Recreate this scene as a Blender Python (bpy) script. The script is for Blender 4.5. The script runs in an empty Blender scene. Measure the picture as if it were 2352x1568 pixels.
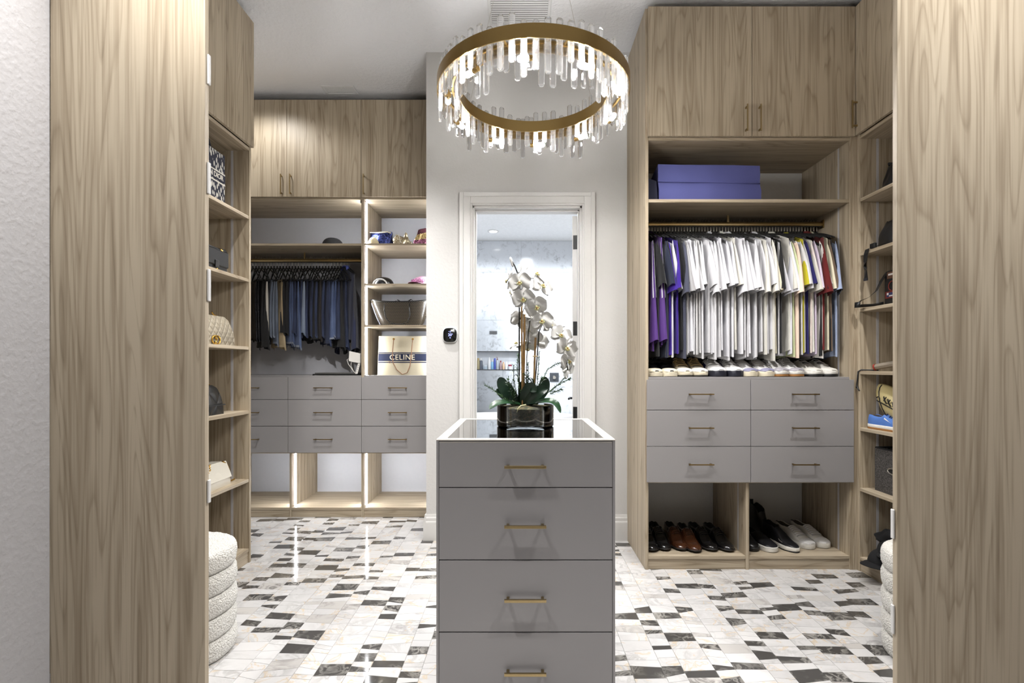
import bpy, bmesh, math, random
from mathutils import Vector, Matrix, noise
R_ = random.Random(7)
PI = math.pi
sc = bpy.context.scene
COL = sc.collection

# ------------------------------------------------------------------ camera, world, light, exposure
FPX, VX, VY, CAMZ = 1176.0, 1195.0, 841.0, 1.2      # 18 mm lens in pixels of the 2352 wide frame
cd = bpy.data.cameras.new('camera'); cam = bpy.data.objects.new('camera', cd); COL.objects.link(cam)
cd.sensor_width = 36.0; cd.lens = 18.0
cd.shift_x = (1176 - VX) / 2352.0; cd.shift_y = (VY - 784) / 2352.0
cam.location = (0, 0, CAMZ); cam.rotation_euler = (PI / 2, 0, 0)
cd.clip_start = 0.02
cd.dof.use_dof = True; cd.dof.focus_distance = 3.2; cd.dof.aperture_fstop = 4.0
sc.camera = cam
w = bpy.data.worlds.new('world'); sc.world = w; w.use_nodes = True
w.node_tree.nodes['Background'].inputs[0].default_value = (0.5, 0.5, 0.52, 1)
w.node_tree.nodes['Background'].inputs[1].default_value = 0.05
sc.view_settings.view_transform = 'Standard'; sc.view_settings.look = 'None'
sc.view_settings.gamma = 1.0; sc.view_settings.use_curve_mapping = False
sc.view_settings.exposure = 0.0
sc.cycles.caustics_reflective = False; sc.cycles.caustics_refractive = False
sc.cycles.sample_clamp_indirect = 3.0
sc.cycles.max_bounces = 12; sc.cycles.diffuse_bounces = 2; sc.cycles.transmission_bounces = 10
sc.cycles.transparent_max_bounces = 24; sc.cycles.glossy_bounces = 4
sc.cycles.blur_glossy = 0.5

BULB_E, LED_E = 1750.0, 130.0
def spot(name, loc, power, angle=100, blend=0.6, radius=0.05, col=(1, 0.99, 0.975), target=None):
    d = bpy.data.lights.new(name, 'SPOT'); d.energy = power; d.spot_size = math.radians(angle)
    d.spot_blend = blend; d.shadow_soft_size = radius; d.color = col
    o = bpy.data.objects.new(name, d); COL.objects.link(o); o.location = loc
    if target:
        o.rotation_euler = (Vector(target) - Vector(loc)).to_track_quat('-Z', 'Y').to_euler()
    return o
# recessed ceiling cans of the closet and added fill spots (all above the frame)
spot('can_or_fill_light', (1.62, 1.95, 3.34), 170, 92, 0.6)
spot('can_or_fill_light', (-0.95, 2.85, 3.34), 190, 84, 0.7)  # added fill spot, brightens the left wardrobe front and its aisle
spot('can_or_fill_light', (-1.33, 2.20, 3.34), 110, 60, 0.5)
spot('can_or_fill_light', (0.85, 2.35, 3.34), 130, 84, 0.7)
spot('can_or_fill_light', (-2.02, 3.60, 3.34), 28, 150, 0.5, radius=0.04)
spot('can_or_fill_light', (-0.98, 1.08, 3.34), 260, 74, 0.9)
spot('can_or_fill_light', (1.25, 1.08, 3.34), 290, 74, 0.9)
spot('can_or_fill_light', (-0.55, 0.35, 3.34), 210, 34, 0.8, target=(-1.35, 4.05, 0.85))  # added aimed fill spot, brightens the far left drawers
# bathroom ceiling cans
for x, y in ((-0.9, 5.9), (0.1, 5.9), (1.1, 5.9), (-0.9, 5.1), (0.1, 5.1), (1.1, 5.1), (0.5, 4.2)):
    spot('bath_can_light', (x, y, 2.91), 92, 165, 0.3, 0.08, (0.93, 0.965, 1.0))

# ------------------------------------------------------------------ helpers
def lin(c): return c / 12.92 if c <= 0.04045 else ((c + 0.055) / 1.055) ** 2.4
def rgb(r, g, b): return (lin(r / 255), lin(g / 255), lin(b / 255), 1)
WL = {}
def P(px, py, Y): return Vector(((px - VX) / FPX * Y, Y, CAMZ + (VY - py) / FPX * Y))
def ordinal(k):
    return '%d%s' % (k, 'th' if 10 <= k % 100 <= 20 else {1: 'st', 2: 'nd', 3: 'rd'}.get(k % 10, 'th'))
def tag(o, label=None, cat=None, group=None, kind=None):
    if label: o['label'] = label
    if cat: o['category'] = cat
    if group: o['group'] = group
    if kind: o['kind'] = kind
    return o
def empty(name, loc, label=None, cat=None, group=None, rz=0):
    o = bpy.data.objects.new(name, None); COL.objects.link(o); o.location = loc; o.rotation_euler = (0, 0, rz)
    o.empty_display_size = 0.05
    WL[o.name] = Vector(loc)
    return tag(o, label, cat, group)
def link(name, me, mat=None, parent=None):
    o = bpy.data.objects.new(name, me); COL.objects.link(o)
    if parent: o.parent = parent; WL[o.name] = WL.get(parent.name, Vector())
    else: WL[o.name] = Vector()
    if mat and not me.materials: me.materials.append(mat)
    return o
class MB:
    def __init__(s): s.v = []; s.f = []; s.mi = []
    def add(s, vs, fs, mi=0):
        k = len(s.v); s.v += [tuple(q) for q in vs]; s.f += [tuple(i + k for i in f) for f in fs]; s.mi += [mi] * len(fs); return s
    def box(s, x0, x1, y0, y1, z0, z1, mi=0):
        x0, x1 = min(x0, x1), max(x0, x1); y0, y1 = min(y0, y1), max(y0, y1); z0, z1 = min(z0, z1), max(z0, z1)
        return s.add([(x0, y0, z0), (x1, y0, z0), (x1, y1, z0), (x0, y1, z0), (x0, y0, z1), (x1, y0, z1), (x1, y1, z1), (x0, y1, z1)],
                     [(0, 3, 2, 1), (4, 5, 6, 7), (0, 1, 5, 4), (1, 2, 6, 5), (2, 3, 7, 6), (3, 0, 4, 7)], mi)
    def loft(s, rings, closed=True, cap=True, mi=0):
        n = len(rings[0]); vs = [p for r in rings for p in r]; fs = []
        for a in range(len(rings) - 1):
            for b in range(n if closed else n - 1):
                c = (b + 1) % n
                fs.append((a * n + b, a * n + c, (a + 1) * n + c, (a + 1) * n + b))
        if cap:
            fs.append(tuple(range(n - 1, -1, -1))); fs.append(tuple((len(rings) - 1) * n + i for i in range(n)))
        return s.add(vs, fs, mi)
    def tube(s, pts, r, n=8, mi=0, cap=True, flat=1.0):
        pts = [Vector(p) for p in pts]; rings = []; up = Vector((0.03, 0.02, 1)).normalized(); prev = None
        for i, p in enumerate(pts):
            t = (pts[min(i + 1, len(pts) - 1)] - pts[max(i - 1, 0)]).normalized()
            a = prev if prev is not None else (Vector((1, 0.1, 0)) if abs(t.z) > 0.9 else up)
            u = (a - t * a.dot(t)).normalized(); v = t.cross(u); prev = u
            rr = r[i] if isinstance(r, (list, tuple)) else r
            rings.append([p + (u * math.cos(2 * PI * k / n) * flat + v * math.sin(2 * PI * k / n)) * rr for k in range(n)])
        return s.loft(rings, True, cap, mi)
    def lathe(s, prof, n=32, c=(0, 0, 0), mi=0, cap=True):
        rings = [[(c[0] + r * math.cos(2 * PI * k / n), c[1] + r * math.sin(2 * PI * k / n), c[2] + z) for k in range(n)] for r, z in prof]
        return s.loft(rings, True, cap, mi)
    def ball(s, c, r, n=10, m=6, sc_=(1, 1, 1), mi=0):
        rings = []
        for i in range(m + 1):
            a = -PI / 2 + PI * i / m; a = max(min(a, PI / 2 - 0.02), -PI / 2 + 0.02)
            rings.append([(c[0] + r * sc_[0] * math.cos(a) * math.cos(2 * PI * k / n), c[1] + r * sc_[1] * math.cos(a) * math.sin(2 * PI * k / n), c[2] + r * sc_[2] * math.sin(a)) for k in range(n)])
        return s.loft(rings, True, True, mi)
    def prism(s, pts, axis, a, b, mi=0):
        # pts: 2D outline; extruded along axis from a to b
        def q(p, t):
            return {'x': (t, p[0], p[1]), 'y': (p[0], t, p[1]), 'z': (p[0], p[1], t)}[axis]
        return s.loft([[q(p, a) for p in pts], [q(p, b) for p in pts]], True, True, mi)
    def xf(s, M):
        s.v = [tuple(M @ Vector(p)) for p in s.v]; return s
    def mesh(s, name, mats=None, smooth=False, off=Vector()):
        me = bpy.data.meshes.new(name)
        me.from_pydata([(p[0] - off[0], p[1] - off[1], p[2] - off[2]) for p in s.v], [], s.f)
        bm = bmesh.new(); bm.from_mesh(me); bmesh.ops.recalc_face_normals(bm, faces=bm.faces); bm.to_mesh(me); bm.free()
        if mats:
            for m in (mats if isinstance(mats, (list, tuple)) else [mats]): me.materials.append(m)
            if max(s.mi) > 0: me.polygons.foreach_set('material_index', s.mi)
        if smooth is True: me.polygons.foreach_set('use_smooth', [True] * len(me.polygons))
        elif smooth: me.set_sharp_from_angle(angle=math.radians(smooth))
        return me
    def build(s, name, mats, parent=None, smooth=False, bevel=0, local=False):
        off = Vector() if (local or not parent) else WL.get(parent.name, Vector())
        me = s.mesh(name, mats, smooth, off)
        o = link(name, me, None, parent)
        if bevel:
            m = o.modifiers.new('bevel', 'BEVEL'); m.width = bevel; m.segments = 2; m.limit_method = 'ANGLE'; m.angle_limit = math.radians(40)
        return o
def box(name, mat, parent, x0, x1, y0, y1, z0, z1, bevel=0.0012):
    return MB().box(x0, x1, y0, y1, z0, z1).build(name, mat, parent, bevel=bevel)
def copy_tree(o, parent=None):
    c = o.copy(); COL.objects.link(c); c.parent = parent
    for ch in list(o.children): copy_tree(ch, c)
    return c
def text_mesh(txt, size, depth=0.0006, bold=0.0, space=1.0):
    cu = bpy.data.curves.new('lettering', 'FONT'); cu.body = txt; cu.size = size; cu.extrude = depth; cu.align_x = 'CENTER'; cu.align_y = 'CENTER'
    cu.offset = bold; cu.space_character = space; cu.resolution_u = 3
    o = bpy.data.objects.new('lettering', cu); COL.objects.link(o)
    dg = bpy.context.evaluated_depsgraph_get(); me = bpy.data.meshes.new_from_object(o.evaluated_get(dg))
    bpy.data.objects.remove(o); bpy.data.curves.remove(cu); return me
def text(name, txt, size, mat, parent, loc, normal='-y', depth=0.0006, bold=0.0, space=1.0, roll=0):
    me = text_mesh(txt, size, depth, bold, space)
    me.materials.clear(); me.materials.append(mat)
    M = {'-y': Matrix.Rotation(PI / 2, 4, 'X'), '+x': Matrix.Rotation(PI / 2, 4, 'Z') @ Matrix.Rotation(PI / 2, 4, 'X'),
         '-x': Matrix.Rotation(-PI / 2, 4, 'Z') @ Matrix.Rotation(PI / 2, 4, 'X')}[normal]
    M = M @ Matrix.Rotation(roll, 4, 'Z')
    L = Vector(loc) - (WL.get(parent.name, Vector()) if parent else Vector())
    me.transform(Matrix.Translation(L) @ M)
    return link(name, me, None, parent)

# ------------------------------------------------------------------ materials
def new_mat(name):
    m = bpy.data.materials.new(name); m.use_nodes = True
    return m, m.node_tree, m.node_tree.nodes['Principled BSDF']
def N(nt, t, **kw):
    n = nt.nodes.new(t)
    for k, v in kw.items():
        if k.startswith('i_'):
            key = k[2:]; n.inputs[int(key) if key.isdigit() else key.replace('_', ' ')].default_value = v
        else: setattr(n, k, v)
    return n
def ramp(nt, stops, interp='LINEAR'):
    n = nt.nodes.new('ShaderNodeValToRGB'); e = n.color_ramp.elements; n.color_ramp.interpolation = interp
    while len(e) > 1: e.remove(e[-1])
    e[0].position, e[0].color = stops[0]
    for p, c in stops[1:]:
        k = e.new(p); k.color = c
    return n
def bump(nt, b, height, strength, dist):
    n = N(nt, 'ShaderNodeBump', i_Strength=strength, i_Distance=dist)
    nt.links.new(height, n.inputs['Height']); nt.links.new(n.outputs[0], b.inputs['Normal']); return n
def simple(name, col, rough=0.5, metal=0.0, spec=0.5, coat=0, nscale=0, nstr=0.2, ndist=0.001, var=0.0, sheen=0, transmission=0, ior=1.5, coords='Object'):
    m, nt, b = new_mat(name)
    b.inputs['Base Color'].default_value = col; b.inputs['Roughness'].default_value = rough; b.inputs['Metallic'].default_value = metal
    b.inputs['Specular IOR Level'].default_value = spec; b.inputs['Coat Weight'].default_value = coat
    b.inputs['Sheen Weight'].default_value = sheen; b.inputs['Transmission Weight'].default_value = transmission; b.inputs['IOR'].default_value = ior
    tc = N(nt, 'ShaderNodeTexCoord')
    nz = N(nt, 'ShaderNodeTexNoise', i_Scale=nscale or 40.0, i_Detail=3.0)
    nt.links.new(tc.outputs[coords], nz.inputs['Vector'])
    if nscale: bump(nt, b, nz.outputs['Fac'], nstr, ndist)
    v = var or 0.04
    lo = tuple(c * (1 - v) for c in col[:3]) + (1,); hi = tuple(min(1, c * (1 + v)) for c in col[:3]) + (1,)
    r = ramp(nt, [(0.3, lo), (0.7, hi)]); nt.links.new(nz.outputs['Fac'], r.inputs[0]); nt.links.new(r.outputs[0], b.inputs['Base Color'])
    return m
def emis(name, col, strength):
    m, nt, b = new_mat(name)
    e = N(nt, 'ShaderNodeEmission', i_Strength=strength); e.inputs[0].default_value = col
    nt.links.new(e.outputs[0], nt.nodes['Material Output'].inputs[0]); return m
def wood(name, grain, light=(184, 170, 148), mid=(164, 149, 127), dark=(135, 120, 99), rough=0.42):
    m, nt, b = new_mat(name); L = nt.links.new
    g = N(nt, 'ShaderNodeNewGeometry'); oi = N(nt, 'ShaderNodeObjectInfo')
    off = N(nt, 'ShaderNodeVectorMath', operation='SCALE'); off.inputs[0].default_value = (37.0, 53.0, 29.0); L(oi.outputs['Random'], off.inputs['Scale'])
    ad = N(nt, 'ShaderNodeVectorMath', operation='ADD'); L(g.outputs['Position'], ad.inputs[0]); L(off.outputs[0], ad.inputs[1])
    def stretched(a, bb):
        s = {'z': (a, a, bb), 'x': (bb, a, a), 'y': (a, bb, a)}[grain]
        mp = N(nt, 'ShaderNodeVectorMath', operation='MULTIPLY'); L(ad.outputs[0], mp.inputs[0]); mp.inputs[1].default_value = s; return mp
    n1 = N(nt, 'ShaderNodeTexNoise', i_Scale=1.0, i_Detail=1.5, i_Roughness=0.45, i_Distortion=0.25); L(stretched(8.5, 0.62).outputs[0], n1.inputs['Vector'])
    mu = N(nt, 'ShaderNodeMath', operation='MULTIPLY'); L(n1.outputs['Fac'], mu.inputs[0]); mu.inputs[1].default_value = 15.0
    fr = N(nt, 'ShaderNodeMath', operation='FRACT'); L(mu.outputs[0], fr.inputs[0])
    r1 = ramp(nt, [(0.0, (0, 0, 0, 1)), (0.1, (0.75, 0.75, 0.75, 1)), (0.5, (1, 1, 1, 1)), (0.9, (0.45, 0.45, 0.45, 1)), (1.0, (0, 0, 0, 1))]); L(fr.outputs[0], r1.inputs[0])
    n2 = N(nt, 'ShaderNodeTexNoise', i_Scale=1.0, i_Detail=3.0, i_Roughness=0.6); L(stretched(140.0, 2.2).outputs[0], n2.inputs['Vector'])
    n3 = N(nt, 'ShaderNodeTexNoise', i_Scale=1.0, i_Detail=2.0); L(stretched(24.0, 0.6).outputs[0], n3.inputs['Vector'])
    a1 = N(nt, 'ShaderNodeMath', operation='MULTIPLY_ADD'); L(r1.outputs[0], a1.inputs[0]); a1.inputs[1].default_value = 0.24; 
    m2 = N(nt, 'ShaderNodeMath', operation='MULTIPLY'); L(n2.outputs['Fac'], m2.inputs[0]); m2.inputs[1].default_value = 0.75; L(m2.outputs[0], a1.inputs[2])
    a2 = N(nt, 'ShaderNodeMath', operation='MULTIPLY_ADD'); L(n3.outputs['Fac'], a2.inputs[0]); a2.inputs[1].default_value = 0.70; L(a1.outputs[0], a2.inputs[2])
    r = ramp(nt, [(0.55, rgb(*dark)), (0.82, rgb(*mid)), (1.0, rgb(*light))]); L(a2.outputs[0], r.inputs[0])
    L(r.outputs[0], b.inputs['Base Color']); b.inputs['Roughness'].default_value = rough; b.inputs['Specular IOR Level'].default_value = 0.4
    bump(nt, b, n2.outputs['Fac'], 0.12, 0.0006)
    return m
WOOD = {k: wood('wood_grain_' + k, k) for k in 'xyz'}
LAM = simple('gray_laminate', rgb(148, 145, 145), 0.38, nscale=900, nstr=0.05, ndist=0.0003, var=0.01)
LAMD = simple('drawer_gap_shadow', rgb(60, 57, 55), 0.6)
def paint(name, col, scale, strength, dist, rough=0.6):
    m, nt, b = new_mat(name); b.inputs['Base Color'].default_value = col; b.inputs['Roughness'].default_value = rough
    g = N(nt, 'ShaderNodeNewGeometry'); nz = N(nt, 'ShaderNodeTexNoise', i_Scale=scale, i_Detail=3.0, i_Roughness=0.55); nt.links.new(g.outputs['Position'], nz.inputs['Vector'])
    r = ramp(nt, [(0.42, (0, 0, 0, 1)), (0.68, (1, 1, 1, 1))]); nt.links.new(nz.outputs['Fac'], r.inputs[0])
    bump(nt, b, r.outputs[0], strength, dist); return m
WALL = paint('wall_paint', rgb(202, 200, 197), 55, 0.25, 0.002)
CEIL = paint('ceiling_paint', rgb(244, 244, 246), 38, 0.5, 0.004, 0.75)
WHITEWALL = paint('white_entry_paint', rgb(222, 221, 224), 60, 0.22, 0.002)
TRIM = simple('trim_paint', rgb(214, 212, 209), 0.35, var=0.01)
WHITE = simple('white_enamel', rgb(238, 238, 238), 0.2, var=0.01)
MELA = simple('white_panel', rgb(214, 214, 220), 0.45, var=0.01)
TOPF = simple('island_top_frame', rgb(208, 201, 191), 0.35, var=0.015)
BLACKM = simple('black_metal', rgb(28, 28, 28), 0.45, 0.3)
VELV = simple('black_velvet', rgb(13, 13, 13), 0.9, nscale=200, nstr=0.1)
CHROME = simple('chrome', rgb(225, 222, 215), 0.12, 1.0)
BRASS = simple('brushed_brass', rgb(172, 152, 112), 0.3, 1.0, nscale=300, nstr=0.05)
BRASSD = simple('antique_brass', rgb(140, 118, 78), 0.34, 1.0, nscale=300, nstr=0.05)
GOLD = simple('gold_plate', rgb(214, 170, 80), 0.2, 1.0)
RODM = simple('rod_brass', rgb(176, 154, 112), 0.25, 1.0)
LEDON = emis('led_strip_light', (0.93, 0.96, 1.0, 1), LED_E)
LEDOFF = simple('led_diffuser_off', rgb(196, 194, 196), 0.4)
BULB = emis('bulb_light', (1.0, 0.985, 0.962, 1), BULB_E)
def glass_mix(name, f, rough=0.0, ior=1.5, tint=(1, 1, 1, 1)):
    m, nt, b = new_mat(name)
    g = N(nt, 'ShaderNodeBsdfGlass', i_IOR=ior, i_Roughness=rough); g.inputs['Color'].default_value = tint
    t = N(nt, 'ShaderNodeBsdfTransparent'); t.inputs[0].default_value = tint
    mx = N(nt, 'ShaderNodeMixShader', i_0=f); nt.links.new(t.outputs[0], mx.inputs[1]); nt.links.new(g.outputs[0], mx.inputs[2])
    nt.links.new(mx.outputs[0], nt.nodes['Material Output'].inputs[0]); return m
CRYST = glass_mix('crystal', 0.85, 0.0, 1.55)
def _frost(m, f):
    nt = m.node_tree; out = nt.nodes['Material Output']; src = out.inputs[0].links[0].from_socket
    t = N(nt, 'ShaderNodeBsdfTranslucent'); t.inputs[0].default_value = (1, 1, 1, 1); mx = N(nt, 'ShaderNodeMixShader', i_0=f)
    nt.links.new(src, mx.inputs[1]); nt.links.new(t.outputs[0], mx.inputs[2]); nt.links.new(mx.outputs[0], out.inputs[0])
_frost(CRYST, 0.07)
def pane_glass(name, tint, refl=1.0):
    m, nt, b = new_mat(name)
    t = N(nt, 'ShaderNodeBsdfTransparent'); t.inputs[0].default_value = tint
    g = N(nt, 'ShaderNodeBsdfGlossy', i_Roughness=0.0); fz = N(nt, 'ShaderNodeFresnel', i_IOR=1.5)
    mu = N(nt, 'ShaderNodeMath', operation='MULTIPLY'); mu.inputs[1].default_value = refl; nt.links.new(fz.outputs[0], mu.inputs[0])
    mx = N(nt, 'ShaderNodeMixShader'); nt.links.new(mu.outputs[0], mx.inputs[0]); nt.links.new(t.outputs[0], mx.inputs[1]); nt.links.new(g.outputs[0], mx.inputs[2])
    nt.links.new(mx.outputs[0], nt.nodes['Material Output'].inputs[0]); return m
PANE = pane_glass('clear_pane', (0.985, 0.99, 0.99, 1))
VASEG = pane_glass('vase_glass', (0.93, 0.95, 0.94, 1), 1.3)
def marble(name, base, vein, gold=None, rough=0.12, scale=6.0, attr=True, dens=(0.47, 0.53)):
    m, nt, b = new_mat(name); L = nt.links.new
    g = N(nt, 'ShaderNodeNewGeometry'); at = N(nt, 'ShaderNodeAttribute', attribute_name='rnd')
    sm = N(nt, 'ShaderNodeVectorMath', operation='SCALE'); sm.inputs[0].default_value = (31.0, 47.0, 23.0); L(at.outputs['Fac'], sm.inputs['Scale'])
    ad = N(nt, 'ShaderNodeVectorMath', operation='ADD'); L(g.outputs['Position'], ad.inputs[0]); L(sm.outputs[0], ad.inputs[1])
    n1 = N(nt, 'ShaderNodeTexNoise', i_Scale=scale, i_Detail=6.0, i_Roughness=0.6, i_Distortion=1.3); L(ad.outputs[0], n1.inputs['Vector'])
    r1 = ramp(nt, [(dens[0] - 0.06, (0, 0, 0, 1)), (0.5, (1, 1, 1, 1)), (dens[1] + 0.04, (0, 0, 0, 1))]); L(n1.outputs['Fac'], r1.inputs[0])
    n2 = N(nt, 'ShaderNodeTexNoise', i_Scale=scale * 0.6, i_Detail=2.0); L(ad.outputs[0], n2.inputs['Vector'])
    r2 = ramp(nt, [(0.42, (0, 0, 0, 1)), (0.72, (1, 1, 1, 1))]); L(n2.outputs['Fac'], r2.inputs[0])
    mu = N(nt, 'ShaderNodeMath', operation='MULTIPLY'); L(r1.outputs[0], mu.inputs[0]); L(r2.outputs[0], mu.inputs[1])
    mx = N(nt, 'ShaderNodeMix', data_type='RGBA'); mx.inputs[6].default_value = base; mx.inputs[7].default_value = vein; L(mu.outputs[0], mx.inputs[0])
    out = mx.outputs[2]
    if gold:
        n3 = N(nt, 'ShaderNodeTexNoise', i_Scale=scale * 0.8, i_Detail=4.0, i_Distortion=1.8); 
        ad2 = N(nt, 'ShaderNodeVectorMath', operation='ADD'); L(ad.outputs[0], ad2.inputs[0]); ad2.inputs[1].default_value = (7.3, 1.1, 4.2); L(ad2.outputs[0], n3.inputs['Vector'])
        r3 = ramp(nt, [(0.575, (0, 0, 0, 1)), (0.60, (0.8, 0.8, 0.8, 1)), (0.63, (0, 0, 0, 1))]); L(n3.outputs['Fac'], r3.inputs[0])
        mg = N(nt, 'ShaderNodeMix', data_type='RGBA'); mg.inputs[7].default_value = gold; L(r3.outputs[0], mg.inputs[0]); L(out, mg.inputs[6]); out = mg.outputs[2]
    hv = N(nt, 'ShaderNodeHueSaturation'); vv = N(nt, 'ShaderNodeMath', operation='MULTIPLY_ADD'); L(at.outputs['Fac'], vv.inputs[0]); vv.inputs[1].default_value = 0.14; vv.inputs[2].default_value = 0.92
    L(vv.outputs[0], hv.inputs['Value']); L(out, hv.inputs['Color']); L(hv.outputs[0], b.inputs['Base Color'])
    b.inputs['Roughness'].default_value = rough; return m
MW = marble('white_marble', rgb(200, 198, 197), rgb(164, 161, 159), rgb(196, 176, 148), 0.07, 7.0)
MD = marble('charcoal_marble', rgb(70, 68, 66), rgb(170, 166, 160), None, 0.07, 13.0)
MG = marble('gray_veined_marble', rgb(186, 182, 178), rgb(110, 107, 104), None, 0.07, 10.0)
GROUT = simple('tile_grout', rgb(176, 172, 166), 0.8)
def speckled(name):
    m, nt, b = new_mat(name); L = nt.links.new; g = N(nt, 'ShaderNodeNewGeometry'); at = N(nt, 'ShaderNodeAttribute', attribute_name='rnd')
    sm = N(nt, 'ShaderNodeVectorMath', operation='SCALE'); sm.inputs[0].default_value = (11.0, 17.0, 23.0); L(at.outputs['Fac'], sm.inputs['Scale']); ad = N(nt, 'ShaderNodeVectorMath', operation='ADD'); L(g.outputs['Position'], ad.inputs[0]); L(sm.outputs[0], ad.inputs[1])
    n1 = N(nt, 'ShaderNodeTexNoise', i_Scale=14.0, i_Detail=7.0, i_Roughness=0.7, i_Distortion=0.6); n2 = N(nt, 'ShaderNodeTexNoise', i_Scale=2.4, i_Detail=3.0, i_Distortion=1.0)
    L(ad.outputs[0], n1.inputs['Vector']); L(ad.outputs[0], n2.inputs['Vector'])
    r1 = ramp(nt, [(0.50, (0, 0, 0, 1)), (0.68, (1, 1, 1, 1))]); L(n1.outputs['Fac'], r1.inputs[0]); r2 = ramp(nt, [(0.40, (0.06, 0.06, 0.06, 1)), (0.66, (1, 1, 1, 1))]); L(n2.outputs['Fac'], r2.inputs[0])
    mu = N(nt, 'ShaderNodeMath', operation='MULTIPLY'); L(r1.outputs[0], mu.inputs[0]); L(r2.outputs[0], mu.inputs[1])
    mx = N(nt, 'ShaderNodeMix', data_type='RGBA'); mx.inputs[6].default_value = rgb(214, 219, 226); mx.inputs[7].default_value = rgb(120, 123, 128); L(mu.outputs[0], mx.inputs[0]); L(mx.outputs[2], b.inputs['Base Color']); b.inputs['Roughness'].default_value = 0.14; return m
BATHM = speckled('bath_marble')

# ------------------------------------------------------------------ room shell
H = 3.37
def struct(name, mb, mat, bevel=0):
    o = mb.build(name, mat, None, bevel=bevel); o['kind'] = 'structure'; return o
YB = 3.54           # door wall plane
YW = 4.60           # back of the left alcove
DX0, DX1, DZ = -0.331, 0.427, 2.308   # door opening
struct('ceiling', MB().box(-2.6, 2.6, -1.7, 4.72, H, H + 0.08), CEIL)
struct('ceiling', MB().box(-0.53, 1.9, YB + 0.13, 4.72, 2.94, 3.0).box(-1.8, 1.9, 4.72, 7.35, 2.94, 3.0), simple('bath_ceiling', rgb(236, 238, 240), 0.6))
mb = MB(); mb.box(-0.65, DX0, YB, YB + 0.13, 0, H); mb.box(DX1, 2.6, YB, YB + 0.13, 0, H); mb.box(DX0, DX1, YB, YB + 0.13, DZ, H)
mb.box(-0.65, -0.53, YB + 0.13, YW, 0, H)
struct('wall_back', mb, WALL)
struct('wall_alcove', MB().box(-2.6, -0.53, YW, YW + 0.12, 0, H), simple('alcove_wall', rgb(206, 206, 212), 0.6, var=0.01))
struct('wall_left', MB().box(-2.6, -2.46, -1.7, YW, 0, H), WALL)
struct('wall_right', MB().box(2.46, 2.6, -1.7, YB, 0, H), WALL)
struct('wall_front', MB().box(-2.46, 2.46, -1.7, -1.6, 0, H), WALL)
struct('wall_entry_left', MB().box(-2.46, -1.379, -1.6, 1.5, 0, H), WHITEWALL)
struct('wall_entry_right', MB().box(1.66, 2.46, -1.6, 1.5, 0, H), WHITEWALL)
struct('wall_bathroom_left', MB().box(-1.8, -1.7, YW + 0.12, 7.25, 0, 2.94), WALL)
struct('wall_bathroom_right', MB().box(1.8, 1.9, YB + 0.13, 7.25, 0, 2.94), WALL)
# marble shower wall built of slabs around a niche
YM = 7.1
wb = struct('wall_bathroom_back', MB().box(-1.8, 1.9, YM + 0.12, YM + 0.25, 0, 2.94), WALL)
def zpx(py, Y): return CAMZ + (VY - py) / FPX * Y
def xpx(px, Y): return (px - VX) / FPX * Y
rows = [0.0, 0.5, zpx(849, YM), zpx(807, YM), zpx(735, YM), zpx(625, YM), 2.94]
NX0, NX1 = -1.2, xpx(1195, YM)
k = 0
def rnd_attr(me, v):
    a = me.attributes.new('rnd', 'FLOAT', 'FACE'); a.data.foreach_set('value', [v] * len(me.polygons) if not isinstance(v, list) else v)
for i in range(6):
    xs = [-1.7, -0.6, xpx(1197, YM), 1.2, 1.8] if i % 2 == 0 else [-1.7, -1.15, xpx(1155, YM), 0.75, 1.8]
    if i == 3 or i == 4 or i == 5: xs = [-1.7, -1.18, xpx(1197, YM), 1.2, 1.8]
    if i == 2: xs = [NX1, 1.2, 1.8]
    for a, b_ in zip(xs[:-1], xs[1:]):
        o = MB().box(a + 0.001, b_ - 0.001, YM, YM + 0.12, rows[i] + 0.001, rows[i + 1] - 0.001).build('marble_slab', BATHM, wb, bevel=0.001)
        rnd_attr(o.data, R_.random())
mb = MB().box(NX0 - 0.5, NX1, YM + 0.1, YM + 0.12, rows[2], rows[3]); o = mb.build('niche_back', BATHM, wb); rnd_attr(o.data, 0.3)
o = MB().box(NX0 - 0.5, NX1, YM + 0.002, YM + 0.1, rows[2] - 0.012, rows[2] + 0.006).build('niche_sill', BATHM, wb); rnd_attr(o.data, .4)
MB().box(NX0 - 0.5, NX1, YM - 0.006, YM + 0.002, rows[2] - 0.006, rows[2] + 0.006).build('niche_trim', BLACKM, wb)
o = MB().box(NX0 - 0.5, NX1, YM + 0.002, YM + 0.1, rows[3] - 0.004, rows[3] + 0.010).build('niche_head', BATHM, wb); rnd_attr(o.data, .6)
MB().box(NX0 - 0.5, NX1, YM - 0.006, YM + 0.002, rows[3] - 0.006, rows[3] + 0.006).build('niche_trim', BLACKM, wb)
struct('floor', MB().box(-0.53, 1.9, YB + 0.13, 4.72, -0.08, 0.0).box(-1.8, 1.9, 4.72, 7.2, -0.08, 0.0), MW)

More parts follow.
